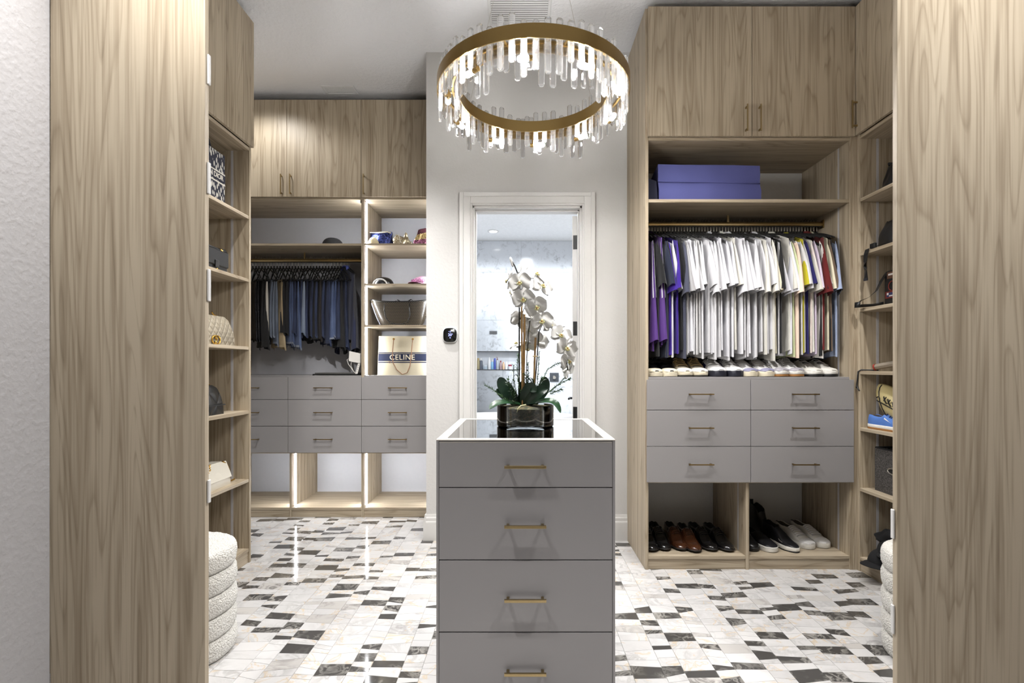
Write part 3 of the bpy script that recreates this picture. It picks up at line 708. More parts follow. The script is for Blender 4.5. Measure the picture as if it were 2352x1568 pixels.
# ------------------------------------------------------------------ thermostat
tY = YB
th = empty('thermostat', P(1034.5, 769.5, YB), 'black squircle thermostat reading 20 on the wall left of the door', 'thermostat')
def squircle(hw, n=40, e=3.2):
    return [(math.copysign(abs(math.cos(2 * PI * k / n)) ** (2 / e), math.cos(2 * PI * k / n)) * hw, math.copysign(abs(math.sin(2 * PI * k / n)) ** (2 / e), math.sin(2 * PI * k / n)) * hw) for k in range(n)]
def sq_box(hw, y0, y1, sh=0.9):
    c = WL[th.name]; mb = MB()
    return mb.loft([[(c.x + a * sh_, y, c.z + b_ * sh_ * 1.05) for a, b_ in squircle(hw)] for y, sh_ in ((y0, sh), (y0 - 0.004, 1.0), (y1 + 0.002, 1.0), (y1, 0.95))])
sq_box(0.0505, YB, YB - 0.018, 1.0).build('back_plate', WHITE, th, smooth=40)
sq_box(0.0465, YB - 0.017, YB - 0.024, 1.0).build('screen', simple('black_screen', rgb(8, 8, 8), 0.15), th, smooth=40)
TXT = emis('screen_digits', (0.42, 0.45, 1.0, 1), 2.2)
c = WL[th.name]
text('digits', '20', 0.026, TXT, th, (c.x + 0.000, YB - 0.0245, c.z + 0.000), bold=0.0004)
text('digits', '5', 0.010, TXT, th, (c.x + 0.0165, YB - 0.0245, c.z + 0.006), bold=0.0002)
text('digits', '* 36', 0.010, TXT, th, (c.x - 0.001, YB - 0.0245, c.z + 0.021), bold=0.0002)
text('digits', '40', 0.010, TXT, th, (c.x + 0.001, YB - 0.0245, c.z - 0.020), bold=0.0002)

# ------------------------------------------------------------------ clothes
def hanger_mesh(drop, half, bar):
    mb = MB()
    pts = []
    for k in range(-8, 9):
        u = k / 8.0; pts.append((0, u * half, -0.075 - drop * (abs(u) ** 1.35) - 0.004 * (1 - abs(u))))
    mb.tube(pts, 0.0042, 6, flat=1.0)
    if bar:
        mb.tube([(0, -half, -0.075 - drop), (0, -half * 0.6, -0.079 - drop), (0, half * 0.6, -0.079 - drop), (0, half, -0.075 - drop)], 0.0042, 6)
        mb.ball((0, -half, -0.077 - drop), 0.006, 8, 4); mb.ball((0, half, -0.077 - drop), 0.006, 8, 4)
    mb.tube([(0, 0, -0.08), (0, 0, -0.062)], 0.0055, 8)
    f = mb.mesh('frame', VELV, 40)
    mb = MB(); pts = [(0, 0, -0.064), (0, 0, -0.036)]
    for k in range(13):
        a = -PI / 2 + 0.15 + (PI * 1.22) * k / 12
        pts.append((0, 0.017 * math.cos(a) * 1.0, 0.0005 + 0.018 * math.sin(a) - 0.001))
    mb.tube(pts, 0.0017, 6)
    return f, mb.mesh('hook', CHROME, 60)
HF, HH = hanger_mesh(0.072, 0.195, False)
HF2, HH2 = hanger_mesh(0.125, 0.20, True)
def hanger(loc, rz, label, group, trouser=False):
    t = empty('clothes_hanger', loc, label, 'hanger', group, rz)
    link('frame', HF2 if trouser else HF, None, t); link('hook', HH2 if trouser else HH, None, t); return t
def shirt_meshes(seed, long_=False, L=0.76):
    r = random.Random(seed); hw = 0.215 + r.uniform(-0.012, 0.008); ph = r.uniform(0, 6); ph2 = r.uniform(0, 6); A = r.uniform(0.006, 0.013)
    zt = -0.082; sl = 0.085
    def fold(y, v):
        return (A * math.sin(11 * y / hw + ph) + 0.5 * A * math.sin(23 * y / hw + ph2 + 2 * v)) * (0.25 + 0.75 * v)
    rings = []; n = 36
    for k in range(15):
        v = k / 14.0; th = 0.004 + 0.007 * min(1, v * 4) ; rg = []
        for q in range(n):
            a = 2 * PI * q / n; y = hw * math.cos(a) * (1 + 0.05 * v); s_ = math.sin(a)
            x = th * math.copysign(abs(s_) ** 0.5, s_) + fold(y, v)
            ztop = zt - sl * (abs(y) / hw) ** 1.3 + (0.012 if abs(y) < 0.07 else 0)
            zb = zt - L - 0.018 * math.sin(5 * y / hw + ph2) * 0.5
            rg.append((x, y, ztop + (zb - ztop) * v))
        rings.append(rg)
    body = MB().loft(rings, True, False).mesh('body', None, True)
    sleeves = []
    for s in (-1, 1):
        rings = []; m = 18; K = 10
        le = 0.30 + r.uniform(-0.03, 0.03); sp = r.uniform(0.012, 0.026); ph3 = r.uniform(0, 6); lean = r.uniform(-0.012, 0.03)
        if long_: le = 0.60
        for k in range(K + 1):
            v = k / K
            # outer and under edge of the sleeve in the (y, z) plane
            yo = hw - 0.018 + 0.085 * v ** 0.7 * (0.7 if long_ else 1); zo = zt - sl + 0.006 - le * v ** 1.05
            wd = (0.20 - 0.03 * v) if not long_ else (0.17 - 0.085 * v)
            yi = hw - 0.005 - 0.085 * min(1, v * 1.2) * (0.4 if long_ else 1); zi_ = zo - wd * (1 - v) * 0.95 - 0.045 * v
            rg = []
            for q in range(m):
                a = 2 * PI * q / m; c_ = math.cos(a); s_ = math.sin(a); u = 0.5 + 0.5 * c_
                y = yi + (yo - yi) * u; z = zi_ + (zo - zi_) * u
                th = 0.004 + sp * (v ** 0.8) * (1 if not long_ else 0.7)
                x = th * s_ + 0.010 * math.sin(5 * u + ph3 + 2 * v) * v + lean * v + fold(s * min(yo, hw), 0.2)
                rg.append((x, s * y, z))
            rings.append(rg)
        sleeves.append(MB().loft(rings, True, False).mesh('sleeve', None, True))
    return body, sleeves
def cloth(name, col, rough=0.9, sheen=0.15, ns=0, spec=0.3):
    m = simple(name, col, rough, spec=spec, nscale=ns or 260, nstr=0.12, ndist=0.0006, var=0.03, sheen=sheen); return m
CW = [cloth('white_cotton', rgb(210, 209, 212)), cloth('white_cotton', rgb(204, 203, 203)), cloth('white_cotton', rgb(214, 213, 218)), cloth('white_cotton', rgb(207, 204, 195))]
CC = {k: cloth(k.replace(' ', '_') + '_cotton', rgb(*v)) for k, v in {
    'purple': (74, 42, 112), 'black': (16, 16, 18), 'navy': (28, 34, 54), 'charcoal': (30, 30, 32), 'violet': (52, 26, 128), 'slate gray': (66, 68, 84), 'heather gray': (158, 157, 158),
    'cream': (222, 214, 188), 'sage green': (196, 204, 160), 'peach': (226, 202, 184), 'mustard yellow': (176, 166, 34), 'indigo': (30, 26, 84), 'blush': (228, 214, 206),
    'lilac': (204, 190, 208), 'dark red': (92, 22, 22), 'brown': (98, 82, 68), 'pale blue': (150, 162, 190), 'oatmeal': (206, 202, 196)}.items()}
for s_ in ('purple',):
    CC[s_].node_tree.nodes['Principled BSDF'].inputs['Roughness'].default_value = 0.5
SV = [shirt_meshes(i) for i in range(9)]; SL = [shirt_meshes(40 + i, True, 0.72) for i in range(2)]
for bd, ss in SV + SL:
    for me in [bd] + ss: me.materials.append(CW[0])
seq = [('purple', 'long'), ('black', ''), ('purple', 'long'), ('navy', ''), ('charcoal', ''), ('violet', ''), ('white', 'n'), ('violet', ''), ('black', ''), ('slate gray', ''), ('heather gray', '')]
seq += [('white', '')] * 28 + [('cream', ''), ('white', ''), ('black', ''), ('white', 'b'), ('white', 'e'), ('sage green', ''), ('peach', ''), ('white', 'c'), ('white', 'c'), ('mustard yellow', ''), ('indigo', ''),
        ('white', 'd'), ('blush', ''), ('lilac', ''), ('oatmeal', ''), ('black', ''), ('dark red', ''), ('cream', ''), ('brown', ''), ('black', ''), ('pale blue', '')]
special = {0: 'glossy purple track jacket with white stripes, leftmost on the right rail', 1: 'black T-shirt between the two purple striped jackets on the right rail',
    2: 'purple long-sleeved jacket with three white sleeve stripes beside a navy tee', 3: 'dark navy T-shirt with wide sleeve right of the purple jackets', 4: 'charcoal T-shirt hanging just right of the navy tee',
    5: 'violet T-shirt hanging left of the thin white tee among dark shirts', 6: 'single white T-shirt hanging between two violet tees', 7: 'violet T-shirt hanging right of the thin white tee among dark shirts',
    8: 'black T-shirt hanging right of the violet tees', 9: 'slate gray T-shirt hanging left of the heather gray one', 10: 'heather gray T-shirt at the left end of the white tees',
    39: 'cream T-shirt among the white tees near the middle of the rail', 40: 'white T-shirt hanging right of the cream tee in the middle of the rail', 41: 'black T-shirt left of the wide-sleeved white tee', 42: 'white T-shirt with wide flared sleeve between two black tees',
    43: 'white T-shirt hanging directly left of the sage green tee', 44: 'sage green T-shirt hanging right of the white tees', 45: 'peach T-shirt hanging right of the sage green tee',
    48: 'mustard yellow T-shirt, the only yellow one on the rail', 49: 'indigo T-shirt hanging right of the mustard yellow tee', 50: 'white T-shirt hanging right of the yellow and indigo tees', 51: 'blush pink T-shirt toward the right end of the rail',
    52: 'lilac T-shirt toward the right end of the rail', 53: 'oatmeal T-shirt hanging right of the lilac tee', 54: 'black T-shirt hanging left of the dark red tee', 55: 'dark red T-shirt toward the right end of the rail',
    56: 'cream T-shirt between the dark red and the brown tee', 57: 'brown oversized T-shirt near the right end of the rail', 58: 'black T-shirt between the brown and the pale blue tee', 59: 'pale blue T-shirt, rightmost on the right rail'}
n = len(seq); rs = random.Random(21)
stripe = simple('white_stripe', rgb(226, 224, 230), 0.6)
for i, (cn, fl_) in enumerate(seq):
    x = 0.79 + (1.905 - 0.79) * i / (n - 1)
    rz = math.radians(rs.uniform(0, 9) if i < n - 6 else rs.uniform(-2, 2)) - 0.01
    if i < 4: rz = math.radians(2 + i * 2)
    if fl_ == 'b': rz = math.radians(12)
    loc = (x, RODY, RODZ + 0.0145)
    lab = special.get(i); grp = 'T-shirts on the right rail'
    if cn == 'white' and not lab:
        lab = 'white T-shirt in the dense white row, %s shirt from the left on the right rail' % ordinal(i + 1) if fl_ == '' else 'white T-shirt between the peach and the yellow tee, %s of the two' % ('left' if i == 46 else 'right')
        if fl_ == 'c': grp = 'white tees between peach and yellow'
        else: grp = 'white tees on the right rail'
    elif cn == 'white': pass
    dx = 0.0
    t = empty('t_shirt' if fl_ != 'long' else 'track_jacket', loc, lab, 'shirt' if fl_ != 'long' else 'jacket', grp, rz)
    bd, ss = (SL[i % 2] if fl_ == 'long' else SV[(i * 5 + rs.randrange(3)) % 9])
    mt = CC.get(cn) or CW[rs.choice([0, 0, 1, 2, 2, 3])]
    for nm, me in [('body', bd)] + [('sleeve', q) for q in ss]:
        o = link(nm, me, None, t); o.material_slots[0].link = 'OBJECT'; o.material_slots[0].material = mt
        o.location.z = -rs.uniform(-0.012, 0.045) if nm == 'body' else -rs.uniform(0, 0.012)
    if fl_ == 'long':
        me = ss[0]; nr = 7; mm = 18
        for k3 in (0, 1, 2):
            q = {0: 16, 1: 1, 2: 3}[k3]; mb = MB(); ring_ = []
            for k in range(nr):
                p0 = me.vertices[k * mm + q].co; p1 = me.vertices[k * mm + (q + 1) % mm].co
                cc_ = Vector((0, -0.24, p0.z)); d = Vector((p0.x * 0 - 0.002, -0.003, 0)) if q > 9 else Vector((0.002, -0.003, 0))
                a_, b_ = p0 + d, p0.lerp(p1, 0.62) + d
                ring_.append([a_, b_, b_ - d * 0.5, a_ - d * 0.5])
            o = mb.loft(ring_, True, True).build('sleeve_stripe', stripe, t, local=True)
    hanger(loc, rz, 'black velvet hanger holding the %s garment from the left on the right rail' % ordinal(i + 1), 'hangers on the right rail')
# loose black hanger hooked over the yellow tee
# trousers
def trouser_mesh(seed, L, hw=0.115):
    r = random.Random(seed); rings = []; n = 30; ph = r.uniform(0, 6); A = r.uniform(0.005, 0.011); ph2 = r.uniform(0, 6); sk = r.uniform(-0.03, 0.03)
    for k in range(15):
        v = k / 14.0; rg = []; th = 0.007 + 0.009 * min(1, 4 * v)
        w_ = hw * (1.0 - 0.12 * math.sin(PI * v) + 0.10 * v)
        for q in range(n):
            a = 2 * PI * q / n; c_ = math.cos(a); s_ = math.sin(a)
            y = w_ * c_ + sk * v
            x = th * math.copysign(abs(s_) ** 0.45, s_) * (0.75 + 0.25 * math.cos(2.2 * PI * c_)) + A * math.sin(6 * c_ + ph + 1.5 * v) * (0.3 + v)
            z = -0.196 - L * v - (0.03 * (0.5 + 0.5 * math.sin(3 * c_ + ph2)) + 0.006 * r.uniform(-1, 1)) * (v ** 6) * (1 if s_ > 0 else 0.2)
            rg.append((x, y, z))
        rings.append(rg)
    me = MB().loft(rings, True, False).mesh('legs', None, True)
    mb = MB()
    # top fold over the bar
    rg2 = []
    for k in range(9):
        a = PI * k / 8; rg2.append([(0.009 * math.cos(a), y, -0.197 + 0.010 * math.sin(a)) for y in (-hw * 1.0, -hw * 0.5, 0, hw * 0.5, hw * 1.0)])
    fold_ = mb.loft(rg2, False, False).mesh('waist_fold', None, True)
    # hem band
    last = [Vector(p) for p in rings[-1]]; prev = [Vector(p) for p in rings[-2]]
    mb = MB(); rr = []
    for u in (1.0, 0.6):
        cen = sum(last, Vector()) / n
        rr.append([(b_.lerp(a_, u) + (b_.lerp(a_, u) - cen) * 0.02 + Vector((0.0012 if (b_.x > cen.x) else -0.0012, 0, 0))) for a_, b_ in zip(last, prev)])
    hem = mb.loft(rr, True, False).mesh('hem', None, True)
    return me, fold_, hem
def denim(name, c, c2, rough=0.85):
    m, nt, b = new_mat(name); b.inputs['Roughness'].default_value = rough; b.inputs['Sheen Weight'].default_value = 0.1
    tc = N(nt, 'ShaderNodeTexCoord'); mp = N(nt, 'ShaderNodeMapping'); mp.inputs['Scale'].default_value = (9, 14, 3.5); nt.links.new(tc.outputs['Object'], mp.inputs[0])
    oi = N(nt, 'ShaderNodeObjectInfo'); nz = N(nt, 'ShaderNodeTexNoise', noise_dimensions='4D', i_Scale=1.0, i_Detail=3.0); nt.links.new(mp.outputs[0], nz.inputs['Vector'])
    ms = N(nt, 'ShaderNodeMath', operation='MULTIPLY'); ms.inputs[1].default_value = 40.0; nt.links.new(oi.outputs['Random'], ms.inputs[0]); nt.links.new(ms.outputs[0], nz.inputs['W'])
    nf = N(nt, 'ShaderNodeTexNoise', i_Scale=420.0, i_Detail=1.0); nt.links.new(tc.outputs['Object'], nf.inputs['Vector'])
    ad = N(nt, 'ShaderNodeMath', operation='MULTIPLY_ADD'); ad.inputs[1].default_value = 0.25; nt.links.new(nf.outputs['Fac'], ad.inputs[0]); nt.links.new(nz.outputs['Fac'], ad.inputs[2])
    r = ramp(nt, [(0.45, c), (0.85, c2)]); nt.links.new(ad.outputs[0], r.inputs[0]); nt.links.new(r.outputs[0], b.inputs['Base Color']); bump(nt, b, nf.outputs['Fac'], 0.15, 0.0006); return m
def sequin(name, c1, c2, scale=260):
    m, nt, b = new_mat(name); b.inputs['Metallic'].default_value = 0.85; b.inputs['Roughness'].default_value = 0.28
    tc = N(nt, 'ShaderNodeTexCoord'); v = N(nt, 'ShaderNodeTexVoronoi', i_Scale=scale); nt.links.new(tc.outputs['Object'], v.inputs['Vector'])
    r = ramp(nt, [(0.2, c1), (0.8, c2)]); sx = N(nt, 'ShaderNodeSeparateColor'); nt.links.new(v.outputs['Color'], sx.inputs[0]); nt.links.new(sx.outputs[0], r.inputs[0]); nt.links.new(r.outputs[0], b.inputs['Base Color'])
    bump(nt, b, sx.outputs[1], 0.9, 0.004); return m
TMAT = {'black sequin': sequin('black_sequin', rgb(10, 10, 12), rgb(60, 60, 64), 330), 'black': denim('black_denim', rgb(14, 14, 16), rgb(30, 30, 33)),
        'gray-blue': denim('gray_denim', rgb(78, 86, 102), rgb(122, 131, 146)), 'mid blue': denim('mid_denim', rgb(52, 66, 100), rgb(104, 120, 156)),
        'dark blue': denim('dark_denim', rgb(24, 31, 54), rgb(52, 63, 94)), 'light blue': denim('light_denim', rgb(110, 124, 146), rgb(160, 170, 186)),
        'tan': denim('tan_twill', rgb(166, 146, 112), rgb(198, 180, 148)), 'dark brown': denim('brown_denim', rgb(30, 26, 26), rgb(50, 44, 42)), 'white': denim('ecru_denim', rgb(196, 190, 178), rgb(220, 214, 204))}
HEML = denim('frayed_hem', rgb(90, 98, 116), rgb(150, 156, 168))
TV = [trouser_mesh(100 + i, L) for i, L in enumerate((0.43, 0.46, 0.49, 0.52, 0.55, 0.48))]
for tr in TV:
    for me in tr: me.materials.append(TMAT['black'])
tseq = ['black sequin', 'black sequin', 'black', 'black', 'white', 'gray-blue', 'gray-blue', 'gray-blue', 'tan', 'black', 'black', 'mid blue', 'mid blue', 'dark blue', 'mid blue', 'dark blue', 'light blue', 'dark blue', 'dark blue', 'black',
        'dark blue', 'dark brown', 'dark blue', 'dark blue', 'dark blue', 'mid blue', 'mid blue', 'dark blue', 'black', 'dark blue']
tlabel = {0: 'black sequined trousers, leftmost on the jeans rail', 1: 'black sequined trousers, second from the left on the jeans rail', 4: 'ecru trousers showing a thin pale edge among the black ones on the left', 8: 'tan corduroy trousers, the only tan pair on the jeans rail',
          16: 'pale light blue jeans in the middle of the jeans rail', 21: 'dark brown studded trousers right of the middle of the jeans rail'}
tnames = {'black': 'black folded trousers, %s pair from the left on the left rail', 'gray-blue': 'gray-blue jeans left of the tan trousers, %s pair from the left on the rail', 'mid blue': 'mid blue faded jeans, %s pair from the left on the left rail', 'dark blue': 'dark indigo jeans, %s pair from the left on the left rail'}
tr_r = random.Random(5)
nT = len(tseq)
for i, cn in enumerate(tseq):
    px = 581 + (783 - 581) * i / (nT - 1); x = xpx(px, RLY)
    rz = math.radians(40 + tr_r.uniform(-7, 7)); loc = (x, RLY, RLZ + 0.0145)
    t = empty('trousers', loc, tlabel.get(i) or tnames[cn] % ordinal(i + 1), 'trousers', cn + ' trousers on the left rail', rz)
    vset = TV[tr_r.randrange(6)] if cn != 'tan' else TV[4]
    for nm, me in zip(('legs', 'waist_fold', 'hem'), vset):
        o = link(nm, me, None, t); o.material_slots[0].link = 'OBJECT'; o.material_slots[0].material = (HEML if nm == 'hem' and cn in ('mid blue', 'gray-blue') else TMAT[cn])
    hanger(loc, rz, 'black velvet hanger holding the %s pair of trousers from the left' % ordinal(i + 1), 'hangers on the left rail', True)
# blazer and strap top at the right end of the jeans rail
BLZ = simple('charcoal_wool', rgb(58, 58, 62), 0.95, nscale=500, nstr=0.2)
loc = (xpx(800, RLY), RLY, RLZ + 0.0145); rz = math.radians(33)
t = empty('blazer', loc, 'charcoal wool blazer at the right end of the jeans rail', 'jacket', None, rz)
bd, ss = shirt_meshes(77, True, 0.62)
for nm, me in [('body', bd)] + [('sleeve', q) for q in ss]:
    me.materials.append(BLZ); link(nm, me, None, t)
hanger(loc, rz, 'black velvet hanger holding the charcoal blazer', 'hangers on the left rail')
loc = (xpx(792, RLY), RLY, RLZ + 0.0145); rz = math.radians(38)
t = empty('denim_jacket', loc, 'blue shirt with a bright collar just left of the charcoal blazer', 'shirt', None, rz)
bd, ss = shirt_meshes(78, True, 0.60)
bm_ = denim('navy_shirting', rgb(20, 24, 44), rgb(36, 42, 70))
for nm, me in [('body', bd)] + [('sleeve', q) for q in ss]: me.materials.append(bm_); link(nm, me, None, t)
mb = MB(); mb.tube([(0.0, -0.075, -0.105), (0.004, -0.05, -0.07), (0.0, 0.0, -0.062), (-0.004, 0.05, -0.07), (0, 0.075, -0.105)], 0.014, 8, flat=0.5); mb.build('collar', simple('blue_collar', rgb(84, 96, 170), 0.8), t, local=True, smooth=True)
hanger(loc, rz, 'black velvet hanger holding the blue shirt by the blazer', 'hangers on the left rail')

# ------------------------------------------------------------------ shoes
def interp(tab, t):
    for (a, va), (b_, vb) in zip(tab[:-1], tab[1:]):
        if t <= b_:
            u = (t - a) / (b_ - a); u = u * u * (3 - 2 * u) * 0.5 + u * 0.5; return va + (vb - va) * u
    return tab[-1][1]
def leather(name, c, rough=0.25, coat=0.4): return simple(name, c, rough, coat=coat, nscale=180, nstr=0.06, ndist=0.0006)
SH_T = [0, 0.02, 0.06, 0.12, 0.2, 0.28, 0.36, 0.42, 0.46, 0.52, 0.58, 0.64, 0.70, 0.76, 0.82, 0.88, 0.92, 0.95, 0.975, 0.99, 1.0]
class Shoe:
    def __init__(s, L=0.29, W=0.05, hc=0.088, hv=0.095, toe=0.052, ts=0.026, open_=0.42, pointy=0.0, heel=0.0):
        s.L, s.hc, s.ts, s.open, s.heel = L, hc, ts, open_, heel
        k = W / 0.05
        s.w = [(0, .012 * k), (.02, .022 * k), (.06, .029 * k), (.15, .034 * k), (.35, .037 * k), (.5, .042 * k), (.68, .049 * k), (.8, .048 * k), (.9, .042 * k * (1 - pointy * .25)), (.96, .032 * k * (1 - pointy * .3)), (.985, .022 * k * (1 - pointy * .3)), (1, .010 * k)]
        s.h = [(0, hc * .97), (.1, hc), (.25, hc * .88), (.38, hc * .92), (.44, hv), (.55, hv * .86), (.68, toe * 1.28), (.8, toe), (.92, toe * .90), (.97, toe * .74), (1, ts + (toe - ts) * .30)]
        s.a0 = 0.0
    def wt(s, t): return interp(s.w, t)
    def ht(s, t): return interp(s.h, t)
    def y(s, t): return s.L / 2 - s.L * t
    def pt(s, t, a, off=0.0):
        w_, h = s.wt(t), s.ht(t); base = s.ts
        c_, s_ = math.cos(a), math.sin(a)
        x = (w_ + off) * math.copysign(abs(c_) ** 0.75, c_); z = base + (h - base + off) * abs(s_) ** 0.75
        return Vector((x, s.y(t) - (off if t > 0.9 else 0), z))
    def upper(s, mats):
        mb = MB(); rings = []
        for t in SH_T:
            rg = []
            for j in range(15):
                a = PI * j / 14; p = s.pt(t, a)
                if t <= s.open and 0.03 < t:
                    jj = min(j, 14 - j); w_ = s.wt(t); h = s.ht(t); sg = 1 if j <= 7 else -1
                    prof = [(1, s.ts), (1.0, s.ts + (h - s.ts) * .35), (.96, s.ts + (h - s.ts) * .7), (.86, h * .97), (.76, h), (.66, h * .97), (.6, s.ts + .012), (0, s.ts + .010)]
                    p = Vector((sg * w_ * prof[jj][0], s.y(t), prof[jj][1]))
                rg.append(p)
            rings.append(rg)
        mb.loft(rings, False, False)
        mb.f.append(tuple(len(mb.v) - 15 + i for i in range(15)))
        nq = 14; mb.mi = []
        for a in range(len(SH_T) - 1):
            for b_ in range(nq):
                ins = SH_T[a] < s.open and 5 <= b_ <= 8
                mb.mi.append(1 if ins else 0)
        mb.mi.append(0)
        return mb.mesh('upper', mats, 50)
    def sole(s, mat, ex=0.003, h0=0.0, h1=None, name='sole', toe_up=0.004):
        h1 = s.ts + 0.002 if h1 is None else h1
        ts_ = [0, .01, .03, .06, .1, .16, .25, .35, .45, .55, .65, .75, .82, .88, .92, .95, .975, .99, 1]
        def outline(e, z):
            r_ = [(s.wt(t) + e, s.y(t) - (e if t == 1 else 0) + (e if t == 0 else 0), z + toe_up * max(0, (t - .7) / .3) ** 2 * (1 if z < h1 * .5 + h0 * .5 else 0)) for t in ts_]
            return r_ + [(-p[0], p[1], p[2]) for p in reversed(r_)]
        return MB().loft([outline(ex * .6, h0), outline(ex, h0 + (h1 - h0) * .25), outline(ex, h1 - .002), outline(ex * .5, h1)]).mesh(name, mat, 40)
    def patch(s, name, mat, t0, t1, a0, a1, off=0.0016, nt_=8, na=10, both=False):
        mb = MB()
        for (b0, b1) in ([(a0, a1), (PI - a1, PI - a0)] if both else [(a0, a1)]):
            A = [[s.pt(t0 + (t1 - t0) * i / nt_, b0 + (b1 - b0) * j / na, off) for j in range(na + 1)] for i in range(nt_ + 1)]
            mb.loft(A, False, False)
        return mb.mesh(name, mat, True)
    def laces(s, mat, n=6, t0=.46, t1=.68, hw=.42, r=0.0024, bow=False):
        mb = MB()
        for i in range(n):
            t = t0 + (t1 - t0) * i / (n - 1); t2 = min(t1, t + (t1 - t0) / n * .45)
            for sg in ((1, -1) if i % 2 == 0 else (-1, 1)):
                pts = []
                for k in range(6):
                    u = -1 + 2 * k / 5; a = PI / 2 - u * hw * sg * 1.25
                    pts.append(s.pt(t + (t2 - t) * k / 5, a, 0.0035))
                mb.tube(pts, r, 6, flat=0.6)
                if n <= 5: break
        if bow:
            p = s.pt(t0 - .01, PI / 2, .006)
            for sg in (-1, 1):
                mb.tube([p, p + Vector((.018 * sg, -.006, .006)), p + Vector((.032 * sg, .004, -.004)), p + Vector((.022 * sg, .012, -.002)), p], r * .8, 6)
                mb.tube([p, p + Vector((.015 * sg, -.02, -.004)), p + Vector((.028 * sg, -.03, -.018))], r * .8, 6)
        return mb.mesh('laces', mat, True)
LIN = simple('shoe_lining', rgb(70, 64, 58), 0.9)
LIND = simple('dark_lining', rgb(18, 17, 17), 0.9)
RUB = {k: simple(k + '_rubber', rgb(*v), 0.55) for k, v in {'white': (222, 219, 212), 'cream': (216, 206, 182), 'navy': (26, 27, 40), 'gum': (150, 104, 54), 'black': (18, 18, 20), 'darkgray': (60, 56, 50)}.items()}
LEA = {k: simple(k + '_leather', rgb(*v), 0.45, nscale=300, nstr=0.06, ndist=0.0005) for k, v in {'white': (218, 216, 214), 'offwhite': (206, 202, 194), 'lilacgray': (128, 126, 150), 'graysuede': (150, 146, 152), 'blackcanvas': (20, 20, 24), 'blue': (44, 48, 120), 'canvas': (196, 186, 164), 'sky': (78, 116, 184)}.items()}
WL_ = simple('white_lace', rgb(228, 226, 226), 0.85); TANL = simple('tan_lace', rgb(190, 164, 118), 0.85); BLKL = simple('black_lace', rgb(16, 16, 16), 0.85)
